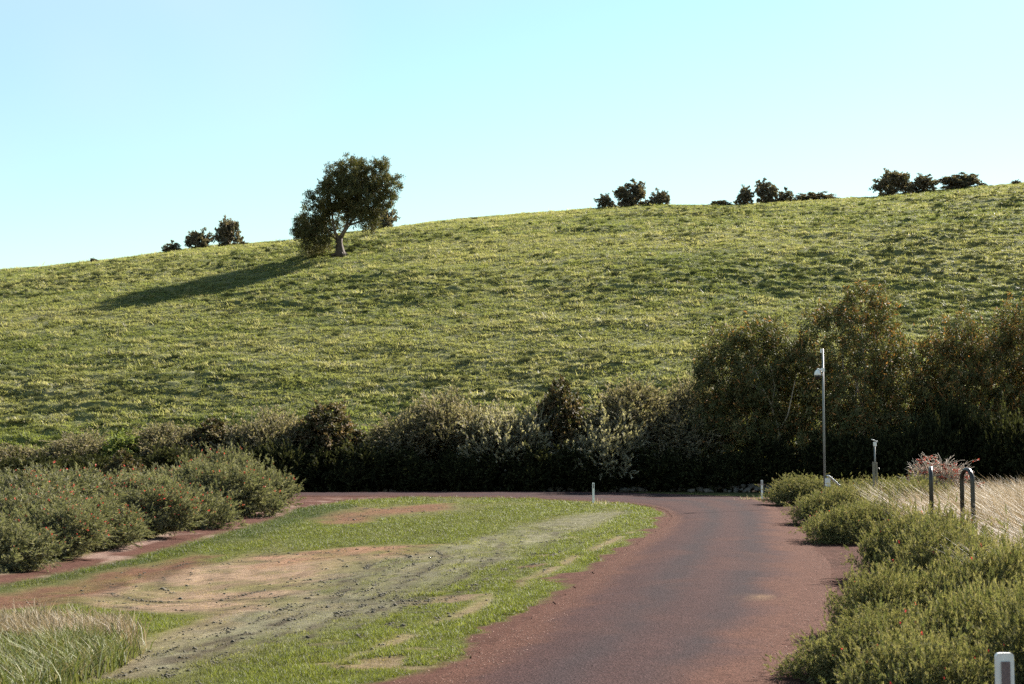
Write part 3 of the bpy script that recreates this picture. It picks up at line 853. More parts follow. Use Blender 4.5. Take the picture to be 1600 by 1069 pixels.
# ---- kinds
for v in range(3):
    make_proto('grevillea', v, 2.6, 2.4, 1.0, 28, 12000, 0.12, NEED, [(0.112, 0.107, 0.050), (0.138, 0.126, 0.068), (0.084, 0.088, 0.042)], M['leaf'],
               up=0.6, jit=0.4, tip=(0.22, 0.185, 0.11), tipfrac=0.4, flowers=22, flower_size=0.04, stem_r=0.012, flower_col=(0.5, 0.05, 0.06), shoot=0.27, rough=0.3)
for v in range(3):
    make_proto('bottlebrush', v, 3.4, 2.8, 1.8, 20, 8000, 0.21, NEED, [(0.100, 0.099, 0.066), (0.076, 0.080, 0.048), (0.130, 0.123, 0.088)], M['leaf'],
               up=0.7, jit=0.3, tip=(0.19, 0.175, 0.12), tipfrac=0.5, flowers=170, flower_size=0.07, flower_col=(0.40, 0.08, 0.05), stem_r=0.02, shoot=0.36)
for v in range(3):
    make_proto('grey_shrub', v, 4.8, 3.6, 3.6, 24, 5200, 0.36, FEATH, [(0.130, 0.115, 0.084), (0.098, 0.090, 0.062), (0.165, 0.140, 0.106)], M['leaf'],
               up=0.8, jit=0.3, tip=(0.27, 0.22, 0.17), tipfrac=0.5, stem_r=0.035, rough=0.25, shoot=0.62)
for v in range(3):
    make_proto('silver_shrub', v, 4.8, 3.6, 2.8, 24, 5000, 0.36, FEATH, [(0.19, 0.170, 0.130), (0.14, 0.126, 0.092), (0.23, 0.205, 0.16)], M['leaf'],
               up=0.9, jit=0.25, tip=(0.36, 0.32, 0.26), tipfrac=0.6, stem_r=0.035, rough=0.28, shoot=0.7)
for v in range(3):
    make_proto('round_shrub', v, 3.2, 3.0, 3.6, 22, 4200, 0.27, BROAD, [(0.070, 0.060, 0.036), (0.055, 0.056, 0.029), (0.110, 0.080, 0.050)], M['leaf_dull'],
               up=0.3, jit=0.5, tip=(0.20, 0.13, 0.085), tipfrac=0.25, stem_r=0.04, shoot=0.25)
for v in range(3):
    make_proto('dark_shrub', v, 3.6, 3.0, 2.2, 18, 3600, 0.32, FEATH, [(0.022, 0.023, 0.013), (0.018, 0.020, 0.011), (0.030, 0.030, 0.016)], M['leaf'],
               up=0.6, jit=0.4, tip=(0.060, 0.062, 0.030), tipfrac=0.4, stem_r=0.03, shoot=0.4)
make_proto('open_shrub', 0, 2.4, 2.2, 3.0, 12, 900, 0.34, BROAD, [(0.15, 0.17, 0.06), (0.12, 0.14, 0.05)], M['leaf'], up=0.4, jit=0.5, stem='pale_bark', stem_r=0.05)
for v in range(5):
    make_proto('crest_tree', v, 3.0, 2.6, 3.2, 13, 900, 0.42, BROAD, [(0.110, 0.092, 0.068), (0.085, 0.078, 0.054), (0.145, 0.118, 0.090)], M['leaf_dull'],
               up=0.3, jit=0.5, tip=(0.20, 0.145, 0.115), tipfrac=0.25, stem_r=0.07, tall=0.75, rough=0.3, shoot=0.30, inner=0.1)

# ---- large gums on the right of the bend
def gum_tree(var, w, d, h, n, tipfrac, lobes):
    make_proto('bend_gum', var, w, d, h, 0, n, 0.40, GUM, [(0.082, 0.084, 0.038), (0.064, 0.070, 0.032), (0.112, 0.100, 0.050)], M['leaf_dull'],
               up=0.1, jit=0.6, tip=(0.30, 0.135, 0.055), tipfrac=tipfrac, stem='pale_bark', stem_r=0.11, lobes=lobes, rough=0.25, inner=0.25, shoot=0.5)

def dome_lobes(seed, w, d, h, m, low=0.25, flat=0.55):
    r = np.random.default_rng(seed); L = [(0, 0, h * 0.55, w * 0.26, d * 0.26, h * 0.30)]
    for k in range(m):
        a = k * 2.399; q = math.sqrt((k + 0.5) / m); s = r.uniform(0.12, 0.24)
        for zf in ((0.93 - flat * q ** 2), (low + 0.22 * r.uniform())):
            if zf < low: continue
            L.append((q * math.cos(a) * w * 0.40, q * math.sin(a) * d * 0.40, h * zf * r.uniform(0.9, 1.04) - h * s * 0.7, w * s, d * s, h * s * r.uniform(0.7, 1.1)))
    return L
gum_tree(0, 7.0, 6.0, 8.5, 9500, 0.14, dome_lobes(1, 7.0, 6.0, 8.5, 17, 0.38, 0.24))
gum_tree(1, 8.6, 7.0, 10.5, 12500, 0.25, dome_lobes(2, 8.6, 7.0, 10.5, 19, 0.22, 0.34))
gum_tree(2, 6.5, 6.0, 8.5, 8500, 0.38, dome_lobes(3, 6.5, 6.0, 8.5, 15, 0.25, 0.22))

# ------------------------------------------------------------------ plants in their places
BK = 'shrubs of the planted belt behind the far road'
belt = [
    ('grey_shrub', 0, -45, 70, 702, 93, 'grey-brown feathery shrub at far left end of the back belt, cut by picture edge'),
    ('grey_shrub', 1, 45, 168, 682, 95, 'grey-brown mounded shrub in back belt left of the pale-stemmed open shrub'),
    ('open_shrub', 0, 155, 222, 684, 94, 'light green open shrub with pale bare stems in the back belt'),
    ('grey_shrub', 2, 208, 325, 668, 96, 'broad grey-brown shrub in back belt just right of the pale-stemmed open shrub'),
    ('round_shrub', 0, 292, 378, 664, 97, 'dark round-topped leafy shrub in back belt behind the near red-flowered hedge'),
    ('grey_shrub', 0, 362, 478, 650, 95.5, 'grey feathery shrub left of the dense dark round shrub in the back belt'),
    ('round_shrub', 1, 466, 556, 640, 95, 'dense dark round shrub with brown leaves, above where the dirt track leaves the road'),
    ('grey_shrub', 1, 545, 660, 655, 95.5, 'grey-green feathery shrub directly right of the dense dark round shrub'),
    ('grey_shrub', 2, 640, 770, 624, 97, 'tall grey-brown feathery shrub at the middle of the back belt'),
    ('silver_shrub', 0, 715, 845, 645, 95.5, 'silvery feathery shrub lit on top, in front of the tall middle shrub'),
    ('round_shrub', 0, 836, 916, 610, 97, 'broad-leaved dark shrub standing taller between two silvery shrubs'),
    ('silver_shrub', 1, 865, 1010, 660, 94.8, 'pale silver shrub with upswept plumes, above the left far guide post'),
    ('grey_shrub', 0, 918, 1052, 606, 98, 'tall grey shrub with a two-pointed top behind the pale silver plumes'),
    ('grey_shrub', 0, 985, 1118, 652, 95.2, 'grey-brown shrub meeting the left side of the bend gums'),
    ('grey_shrub', 2, 1050, 1135, 600, 99, 'narrow grey shrub squeezed behind the leftmost bend gum'),
]
for k, (kd, v, a, b, t, D, lb) in enumerate(belt):
    plant('shrub', kd, k, lb, 'shrub', a - 10, b + 10, t, D + 2.2, BK, flip=k % 2 == 1, deep=1.55)
dark = [
    (470, 610, 702, 94.2, 'dark shaded shrub at the foot of the belt, leftmost above the stone bank'),
    (590, 710, 708, 94.4, 'dark shaded shrub at the foot of the belt left of the upright greenish one'),
    (688, 765, 710, 93.9, 'upright greenish shrub standing in shade at the foot of the belt'),
    (745, 880, 705, 94.5, 'wide dark shrub in shade below the silvery shrubs, left of the far guide post'),
    (860, 990, 704, 94.6, 'dark shrub in shade directly behind the left far guide post'),
    (970, 1090, 700, 94.8, 'dark shrub in shade between the two far guide posts'),
    (1060, 1190, 712, 94.2, 'low spreading dark shrub below the leftmost bend gum'),
    (1170, 1290, 690, 93.5, 'dark shrub in shade left of the camera pole'),
    (1270, 1400, 682, 91, 'dark shrub in shade between the camera pole and the timber post'),
    (1380, 1500, 668, 89, 'dark shrub in shade behind the bare red-leaved bush'),
    (1460, 1570, 640, 90, 'tall dark shrub in shade under the right-hand bend gums'),
    (1550, 1680, 655, 86, 'dark shrub in shade at the right picture edge above the dry grass'),
    (360, 480, 700, 93, 'dark shaded shrub half hidden behind the end of the red-flowered hedge'),
    (230, 370, 705, 92, 'dark shaded shrub behind the middle of the red-flowered hedge'),
    (90, 230, 715, 91, 'dark shaded shrub in the belt behind the brown round shrub'),
    (-40, 110, 718, 90, 'dark shaded shrub in the belt at the left picture edge'),
]
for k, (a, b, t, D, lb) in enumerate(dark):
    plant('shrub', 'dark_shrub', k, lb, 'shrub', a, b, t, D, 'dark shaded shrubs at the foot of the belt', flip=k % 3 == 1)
plant('shrub', 'round_shrub', 1, 'brown round-leaved shrub standing behind the red-flowered hedge on the left', 'shrub', 148, 240, 716, 66)

for v, a, b, t, D, lb in (
        (0, 1092, 1268, 514, 97, 'olive gum tree with pale forked stems, leftmost of the bend trees'),
        (1, 1232, 1448, 472, 95, 'tallest reddish-tipped gum tree behind the camera pole'),
        (2, 1432, 1566, 516, 94, 'orange-tipped gum tree right of the tallest bend gum'),
        (2, 1528, 1680, 494, 97, 'orange-tipped gum tree cut off by the right picture edge')):
    gt = plant('gum_tree', 'bend_gum', v, lb, 'tree', a, b, t, D, 'gum trees behind the road bend', flip=a > 1500)
    if v == 0:                                                   # pale forked limbs showing at the front of the crown
        Db = D - 2.6
        for pts_, r0 in (([(1226, 735), (1222, 700), (1216, 668), (1205, 630), (1190, 600), (1178, 570)], 0.10), ([(1218, 675), (1232, 648), (1238, 622), (1246, 585)], 0.06),
                         ([(1207, 635), (1212, 605), (1206, 570)], 0.045), ([(1195, 612), (1172, 598), (1158, 575)], 0.04)):
            bm = bmesh.new()
            tube(bm, [((xat(p[0], Db) - gt.location.x) / gt.scale[0], (Db - D) / gt.scale[1], (zat(p[1], Db) - gt.location.z) / gt.scale[2]) for p in pts_], list(np.linspace(r0, 0.02, len(pts_))), 6)
            obj('branch', bm_mesh('gum_branch', bm, True), M['pale_bark'], gt)

RF = 'red-flowered hedge shrubs along the dirt track'
tE = lambda px: float(np.interp(px, [-100, 0, 150, 300, 400, 455], [921, 897, 861, 822, 794, 774]))
for k, (c_, hw, t, row, lb) in enumerate((
        (-25, 82, 802, 0, 'grey-green red-flowered shrub nearest on the left, cut by the picture edge beside the track'),
        (62, 72, 806, 0, 'second red-flowered shrub along the track counted from the left edge'),
        (128, 68, 794, 0, 'third red-flowered shrub along the track counted from the left edge'),
        (198, 66, 778, 0, 'fourth red-flowered shrub along the track counted from the left edge'),
        (262, 66, 760, 0, 'fifth red-flowered shrub along the track, left of the taller end pair'),
        (328, 66, 737, 0, 'tall red-flowered shrub second from the right end of the track hedge'),
        (395, 62, 721, 0, 'tallest red-flowered shrub ending the hedge where track meets road'),
        (-10, 85, 754, 9, 'red-flowered shrub in second row at the left picture edge'),
        (92, 75, 751, 9, 'red-flowered shrub in second row left of the brown round shrub'),
        (170, 66, 766, 7, 'red-flowered shrub in second row in front of the brown round shrub'),
        (245, 66, 753, 7, 'red-flowered shrub in second row right of the brown round shrub'),
        (20, 80, 778, 4.5, 'red-flowered shrub squeezed between the two hedge rows near the left edge'),
        (318, 60, 748, 6, 'red-flowered shrub in second row behind the taller end pair'))):
    D = ground_at(c_, tE(c_))[1] + 1.5 + row
    plant('flowering_shrub', 'bottlebrush', k, lb, 'shrub', c_ - hw * 1.4, min(c_ + hw * 1.4, 463), t - 9, D + (0.8 if row == 0 else 0), RF, flip=k % 2 == 1, deep=0.9 if row == 0 else 1.3)

GV = 'low feathery green shrubs along the right of the road'
for k, (a, b, t, D, lb) in enumerate((
        (1205, 1330, 754, 65.5, 'low feathery green shrub at the foot of the camera pole'),
        (1318, 1450, 757, 59, 'low feathery green shrub around the timber sensor post'),
        (1250, 1385, 772, 47, 'low green shrub between camera pole and the road edge'),
        (1345, 1480, 762, 43, 'low green shrub left of the dry grass and beyond the steel hoops'),
        (1268, 1410, 795, 37, 'green roadside shrub casting shadows onto the gravel, beyond the bare gap'),
        (1352, 1530, 812, 25.5, 'rounded green shrub beside the bare red gap, in front of the steel hoops'),
        (1400, 1600, 838, 21.5, 'green shrub behind the near red-spotted shrubs at right'),
        (1310, 1490, 905, 17.5, 'green shrub with tiny red flowers right of the road past the bare gap'),
        (1450, 1670, 868, 17.0, 'green shrub with tiny red flowers at right edge below the dry grass'),
        (1245, 1460, 968, 14.3, 'near green shrub spilling over the road edge at bottom'),
        (1400, 1640, 935, 13.5, 'near green shrub behind the closest guide post'),
        (1320, 1560, 1010, 11.8, 'nearest green shrub at the bottom edge left of the closest guide post'),
        (1540, 1780, 960, 11.8, 'nearest green shrub at the bottom right corner'))):
    plant('low_shrub', 'grevillea', k, lb, 'shrub', a - (4 if k < 5 else 0), b + 14, t - 6, D, GV, flip=k % 2 == 1, deep=1.15)

# ------------------------------------------------------------------ skyline trees
CR = 'small trees and bushes along the skyline'
def crest_D(px, py):
    d = ray(px, py)
    ys = np.linspace(150, 228, 600)
    return float(ys[np.argmax((base_height(d[0] / d[1] * ys, ys) - CAMZ) / ys)])
for k, (a, b, t, lb) in enumerate((
        (135, 146, 404, 'tiny lone bush on the skyline furthest left'),
        (249, 276, 378, 'small round bush on the left skyline, leftmost of a group of three'),
        (287, 324, 362, 'twiggy round tree in the middle of the left skyline group of three'),
        (331, 370, 345, 'tallest twin-topped tree of the left skyline group'),
        (368, 381, 377, 'tiny bush at the right foot of the twin-topped skyline tree'),
        (401, 409, 381, 'very tiny bush alone between twin-topped tree and the big hill tree'),
        (462, 492, 350, 'grey bush on the skyline half hidden behind left side of the big hill tree'),
        (576, 615, 325, 'rounded tree on the skyline peeking out right of the big hill tree'),
        (736, 748, 340, 'very tiny pale bush on the skyline right of the big hill tree'),
        (934, 962, 305, 'round bush on the skyline, leftmost of the middle group'),
        (965, 1008, 286, 'tallest tree of the middle skyline group'),
        (1007, 1027, 310, 'small bush tucked right of the tallest middle skyline tree'),
        (1022, 1048, 299, 'small tree at the right end of the middle skyline group'),
        (1115, 1147, 314, 'low flat bush on the skyline left of the slim right-centre trees'),
        (1155, 1182, 293, 'slim small tree left of the tall one on the right-centre skyline'),
        (1189, 1219, 284, 'tallest slim tree of the right-centre skyline group'),
        (1217, 1245, 296, 'round bush touching the right side of the slim right-centre tree'),
        (1252, 1310, 302, 'long low bushes on the skyline above the gum trees'),
        (1374, 1430, 270, 'largest bushy tree on the right skyline'),
        (1428, 1472, 275, 'middle bushy tree of the three on the right skyline'),
        (1478, 1536, 273, 'wide bushy tree with spiky top, rightmost of three on the skyline'),
        (1536, 1552, 284, 'tiny bush just right of the three right skyline trees'),
        (1592, 1606, 282, 'tiny bush on the skyline at the right picture edge'))):
    D = crest_D((a + b) / 2, 300) - 4.0
    if 455 < a < 600: D += 6.0
    plant('skyline_tree', 'crest_tree', k, lb, 'tree' if 'tree' in lb.split(' ')[1:4] or 'tree' in lb[:24] else 'bush', a, b, t, D, CR, flip=k % 3 == 0, sink=0.12)

# ------------------------------------------------------------------ the big gum on the hill
def hill_gum():
    bx, by, bz = ground_at(525, 400)
    bz += float(hill_micro(np.array([bx]), np.array([by]))[0])
    r = np.random.default_rng(12); s = by / F
    t = thing('hill_gum_tree', 'big leaning gum tree alone on the hillside casting a long shadow', 'tree', (bx, by, bz))
    zl = [(570, 260, 150, 105), (720, 290, 130, 110), (885, 370, 95, 95), (860, 495, 78, 62), (520, 430, 170, 110), (370, 490, 130, 110), (240, 670, 112, 110), (180, 760, 70, 70),
          (265, 895, 90, 72), (400, 620, 115, 110), (650, 640, 80, 80), (740, 660, 62, 92), (840, 205, 52, 45), (690, 470, 150, 95), (340, 800, 90, 80), (450, 340, 90, 80), (580, 560, 95, 60)]
    L = []
    for i, (zx, zy, rx, ry) in enumerate(zl):
        px = 440 + zx / 5.345; py = 220 + zy / 5.345
        X_ = (px - 525) * s; Z_ = (400 - py) * s
        L.append((X_, r.uniform(-1.6, 1.6) if i > 3 else r.uniform(-1, 1), Z_, rx / 5.345 * s, max(rx, ry) / 5.345 * s * 1.25, ry / 5.345 * s))
    n = 11000
    Pp, Dd = crown(r, L, n, -0.1, 0.6, 0.3, -0.6, 0.28, 0.55)
    Dd[:, 2] = Dd[:, 2] * 0.5 - 0.55
    thin = (Pp[:, 2] < 4.2) & (Pp[:, 0] > -0.6) & (r.uniform(0, 1, n) < 0.45)
    Pp, Dd = Pp[~thin], Dd[~thin]; n = len(Pp)
    base = np.array([(0.075, 0.074, 0.034), (0.058, 0.062, 0.029), (0.105, 0.095, 0.045)])[r.integers(0, 3, n)] * r.uniform(0.7, 1.35, (n, 1))
    V, Fc, Cc = scatter(r, GUM, Pp, Dd, 0.52 * r.uniform(0.6, 1.25, n), base, 0.25, (0.15, 0.12, 0.07), 0.25)
    obj('crown', mesh_np('hill_gum_crown', V, Fc, 4, Cc), M['leaf_dull'], t)
    def q(zx, zy, y=0.0): return ((440 + zx / 5.345 - 525) * s, y, (400 - 220 - zy / 5.345) * s)
    bm = bmesh.new()
    tube(bm, [q(495, 990), q(490, 940), q(482, 890), q(478, 850), q(490, 810)], [0.75, 0.52, 0.42, 0.38, 0.30], 10)
    for a in (-2.6, -1.2, 0.2, 1.5, 2.7):                        # spreading root flare
        tube(bm, [(0.0 + q(490, 0)[0], 0, 0.45), (q(490, 0)[0] + 0.55 * math.cos(a), 0.5 * math.sin(a), 0.08), (q(490, 0)[0] + 1.1 * math.cos(a), 0.9 * math.sin(a), -0.2)], [0.28, 0.18, 0.08], 6)
    obj('trunk', bm_mesh('hill_gum_trunk', bm, True), M['bark'], t)
    for pts, r0 in (([q(490, 825), q(520, 770, -.2), q(565, 710, -.3), q(620, 620, -.2), q(700, 480), q(800, 360)], 0.26),
                    ([q(488, 825), q(530, 740, .2), q(555, 650, .2), q(545, 520, .1), q(570, 330)], 0.24),
                    ([q(482, 840), q(450, 780, -.4), q(430, 690, -.5), q(420, 560, -.4), q(400, 450)], 0.22),
                    ([q(480, 845), q(420, 800, .3), q(340, 740, .4), q(250, 680, .3)], 0.17),
                    ([q(560, 715, -.3), q(650, 680, .2), q(720, 640, .4), q(770, 560)], 0.13),
                    ([q(545, 600, .1), q(600, 500, -.5), q(690, 330, -.5)], 0.14)):
        bm = bmesh.new(); tube(bm, pts, list(np.linspace(r0, 0.04, len(pts))), 7)
        obj('branch', bm_mesh('hill_gum_branch', bm, True), M['gum_bark'], t)
hill_gum()

# ------------------------------------------------------------------ stone bank behind the far road
sb = thing('stone_bank', 'low bank of dark loose stones along the far side of the road bend', 'stone bank', (xat(850, 94.5), 94.5, 0.0))
stones = []
for k in range(7):
    r = np.random.default_rng(500 + k); bm = bmesh.new()
    for _ in range(15):
        d = r.normal(size=3); d /= np.linalg.norm(d); bm.verts.new(Vector(d * [0.5, 0.42, 0.34]) * r.uniform(0.85, 1.1))
    hull = bmesh.ops.convex_hull(bm, input=bm.verts)
    bmesh.ops.delete(bm, geom=[v for v in bm.verts if not v.link_faces], context='VERTS')
    me = bm_mesh('stone', bm); me.materials.append(M['stone']); stones.append(me)
r = np.random.default_rng(61)
cnt = 0
for row in range(4):
    for q in range(74):
        px = 480 + 740 * (q + r.uniform(-0.4, 0.4)) / 74
        if px < 640 and row > 1: continue
        if r.uniform() < 0.12: continue
        D = 94.15 + row * 0.42 + r.uniform(-0.15, 0.15) - max(0, (px - 1020) / 180) * 3.0
        if row == 3 and px < 900: continue
        X_ = xat(px, D); zg = max(float(base_height(X_, D)), 0.0)
        s = r.uniform(0.26, 0.55)
        o = bpy.data.objects.new('stone', stones[r.integers(0, 7)]); C.objects.link(o); o.parent = sb
        o.location = (X_ - sb.location.x, D - sb.location.y, zg + s * 0.12 + row * 0.10)
        o.scale = (s * r.uniform(0.8, 1.4), s, s * r.uniform(0.7, 1.1)); o.rotation_euler = (r.uniform(-.4, .4), r.uniform(-.4, .4), r.uniform(0, 6.28)); cnt += 1

# ------------------------------------------------------------------ guide posts
def guide_post(px, pybase, D, label, hgt=0.95, wid=0.10, yaw=0.0):
    X_ = xat(px, D); zg = float(base_height(X_, D))
    t = thing('guide_post', label, 'guide post', (X_, D, zg), 'white roadside guide posts')
    t.rotation_euler = (0, 0, yaw)
    # curved plastic blade with rounded top corners
    prof = []; hw = wid / 2; rc = 0.022
    prof += [(-hw, -0.25), (hw, -0.25), (hw, hgt - rc)]
    for k in range(1, 6):
        a = k / 6 * math.pi / 2; prof.append((hw - rc + rc * math.cos(a), hgt - rc + rc * math.sin(a)))
    for k in range(0, 7):
        a = math.pi / 2 + k / 6 * math.pi / 2; prof.append((-hw + rc + rc * math.cos(a), hgt - rc + rc * math.sin(a)))
    bm = bmesh.new()
    fr = [bm.verts.new((a, -0.011 + 0.9 * a * a * 1.6, b)) for a, b in prof]; bk = [bm.verts.new((a, 0.011 + 0.9 * a * a * 1.6, b)) for a, b in prof]
    n = len(prof)
    bm.faces.new(fr); bm.faces.new(bk[::-1])
    for k in range(n):
        bm.faces.new((fr[k], bk[k], bk[(k + 1) % n], fr[(k + 1) % n]))
    obj('blade', bm_mesh('guide_blade', bm), M['white_plastic'], t)
    bm = bmesh.new(); box(bm, (0, -0.0135, hgt - 0.145), (wid * 0.48, 0.008, 0.20), bevel=0.002)
    obj('reflector', bm_mesh('guide_reflector', bm), M['reflector'], t)
    return t
guide_post(927, 787, 68.0, 'white guide post at the lawn corner on the inside of the bend', yaw=0.1)
guide_post(1190, 780, 74.5, 'white guide post right of the far bend beside the feathery shrub', yaw=-0.1)
guide_post(1562, 1281, 8.35, 'closest white guide post with grey reflector at the bottom right corner', hgt=zat(1020, 8.35) - float(base_height(xat(1562, 8.35), 8.35)), yaw=0.12)

# ------------------------------------------------------------------ camera pole
def cam_pole():
    D = 62.0; X_ = xat(1288, D); zg = float(base_height(X_, D)); k = D / F
    H_ = zat(545, D) - zg
    t = thing('camera_pole', 'tall slim grey pole carrying a white dome camera', 'camera pole', (X_, D, zg))
    bm = bmesh.new(); tube(bm, [(0, 0, -0.2), (0, 0, H_ * 0.55), (0, 0, H_)], [0.048, 0.043, 0.037], 12); obj('pole', bm_mesh('pole', bm, True), M['galv'], t)
    bm = bmesh.new(); box(bm, (-0.07, 0, H_ - 0.09), (0.055, 0.06, 0.16), bevel=0.01); obj('antenna', bm_mesh('antenna', bm), M['white_plastic'], t)
    zc = zat(577, D) - zg
    bm = bmesh.new(); box(bm, (-0.10, 0, zc - 0.02), (0.16, 0.10, 0.07), bevel=0.012); tube(bm, [(-0.16, 0, zc), (-0.20, 0, zc + 0.01), (-0.22, 0, zc - 0.04)], 0.035, 8)
    box(bm, (0, 0, zc - 0.03), (0.12, 0.12, 0.16), bevel=0.01)
    obj('bracket', bm_mesh('bracket', bm), M['white_plastic'], t)
    bm = bmesh.new(); lathe(bm, [(0.03, 0), (0.07, -0.02), (0.115, -0.08), (0.135, -0.16), (0.14, -0.22), (0.125, -0.225)], (-0.22, 0, zc - 0.03), 20)
    h = obj('camera_housing', bm_mesh('camera_housing', bm, True), M['white_plastic'], t)
    bm = bmesh.new(); lathe(bm, [(0.118, 0), (0.115, -0.05), (0.09, -0.11), (0.05, -0.145), (0.012, -0.16)], (-0.22, 0, zc - 0.256), 20)
    obj('camera_dome', bm_mesh('camera_dome', bm, True), M['black_glass'], h)
    zb = zat(753, D) - zg
    bm = bmesh.new(); box(bm, (0.11, -0.02, zb - 0.02), (0.22, 0.14, 0.34), bevel=0.012); obj('control_box', bm_mesh('control_box', bm), M['white_plastic'], t)
    from mathutils import Matrix
    rot = Matrix.Rotation(math.radians(42), 3, 'Y')
    bm = bmesh.new(); box(bm, (0.40, 0.0, zb + 0.02), (0.72, 0.5, 0.035), rot, 0.006)
    sp = obj('solar_panel', bm_mesh('solar_panel', bm), M['white_plastic'], t)
    up = rot @ Vector((0, 0, 1))
    bm = bmesh.new(); box(bm, Vector((0.40, 0.0, zb + 0.02)) + up * 0.020, (0.66, 0.45, 0.008), rot); obj('solar_cells', bm_mesh('solar_cells', bm), M['solar'], sp)
    bm = bmesh.new(); tube(bm, [(0.03, 0, zb - 0.16), (0.36, 0, zb - 0.02)], 0.014, 6); obj('panel_strut', bm_mesh('panel_strut', bm), M['galv'], t)
cam_pole()

def sensor_post():
    D = 58.0; X_ = xat(1367, D); zg = float(base_height(X_, D)); H_ = zat(690, D) - zg
    t = thing('sensor_post', 'short grey timber post with a small sensor on a thin pipe', 'sensor post', (X_, D, zg))
    zt = zat(722, D) - zg
    bm = bmesh.new(); box(bm, (-0.05, 0, zt / 2 - 0.1), (0.09, 0.09, zt + 0.2), bevel=0.008); obj('post', bm_mesh('timber_post', bm), M['timber'], t)
    bm = bmesh.new(); box(bm, (0.06, 0, zt / 2 - 0.11), (0.05, 0.05, zt + 0.18), bevel=0.006); obj('batten', bm_mesh('batten', bm), M['timber'], t)
    bm = bmesh.new(); tube(bm, [(0, 0, zt - 0.5), (0, 0, H_ - 0.05)], 0.03, 8); obj('pipe', bm_mesh('pipe', bm, True), M['galv'], t)
    bm = bmesh.new(); box(bm, (0.01, 0, H_ - 0.10), (0.11, 0.11, 0.16), bevel=0.015); obj('sensor_head', bm_mesh('sensor_head', bm), M['white_plastic'], t)
    from mathutils import Matrix
    bm = bmesh.new(); box(bm, (0.0, 0, H_ + 0.04), (0.24, 0.10, 0.03), Matrix.Rotation(math.radians(22), 3, 'Y'), 0.004); obj('sensor_arm', bm_mesh('sensor_arm', bm), M['white_plastic'], t)
    bm = bmesh.new(); tube(bm, [(0.06, 0, zt - 0.25), (0.14, 0, zt - 0.22), (0.17, 0, zt - 0.25)], 0.01, 6); obj('hook', bm_mesh('hook', bm), M['galv'], t)
sensor_post()

# ------------------------------------------------------------------ steel hoops and stakes
def hoop(px, ytop, D, yaw, gap, label, rad=0.04):
    X_ = xat(px, D); zg = float(base_height(X_, D)); H_ = zat(ytop, D) - zg
    t = thing('steel_hoop', label, 'steel hoop', (X_, D, zg), 'pair of dark steel hoops in the dry grass')
    t.rotation_euler = (0, 0, yaw)
    R_ = gap / 2
    pts = [(0, 0, -0.3), (0, 0, H_ - R_ * 1.0 - 0.15)]
    for k in range(0, 13):
        a = math.pi - k / 12 * math.pi; pts.append((R_ + R_ * math.cos(a), 0, H_ - R_ - rad * 0.5 + R_ * math.sin(a)))
    pts += [(gap * 1.02, 0, H_ * 0.5), (gap * 1.05, 0, -0.3)]
    bm = bmesh.new(); tube(bm, pts, rad, 12); obj('rail', bm_mesh('rail', bm, True), M['dark_steel'], t)
    for xx in (0, gap * 1.04):
        bm = bmesh.new(); lathe(bm, [(0.09, -0.02), (0.09, 0.012), (rad + 0.006, 0.016), (rad + 0.006, 0.05)], (xx, 0, 0), 12); obj('base_flange', bm_mesh('flange', bm), M['dark_steel'], t)
hoop(1454, 730, 29.5, math.radians(74.8), 0.50, 'left dark steel hoop seen edge-on at the shrub edge')
hoop(1502, 732, 28.5, math.radians(-80), 0.42, 'right dark steel hoop showing both legs in front of the dry grass')
for px, D, yt, lb in ((1391, 26.9, 813, 'thin dark stake sticking out of the green shrub left of the hoops'), (1433, 27.2, 815, 'very short dark stake just left of the left steel hoop')):
    X_ = xat(px, D); zg = float(base_height(X_, D)); H_ = zat(yt, D) - zg
    bm = bmesh.new(); tube(bm, [(0, 0, -0.2), (0, 0, H_ - 0.012), (0, 0, H_)], [0.022, 0.022, 0.012], 8)
    o = obj('garden_stake', bm_mesh('garden_stake', bm), M['dark_steel']); o.location = (X_, D, zg); tag(o, lb, 'stake', 'dark stakes among the shrubs')

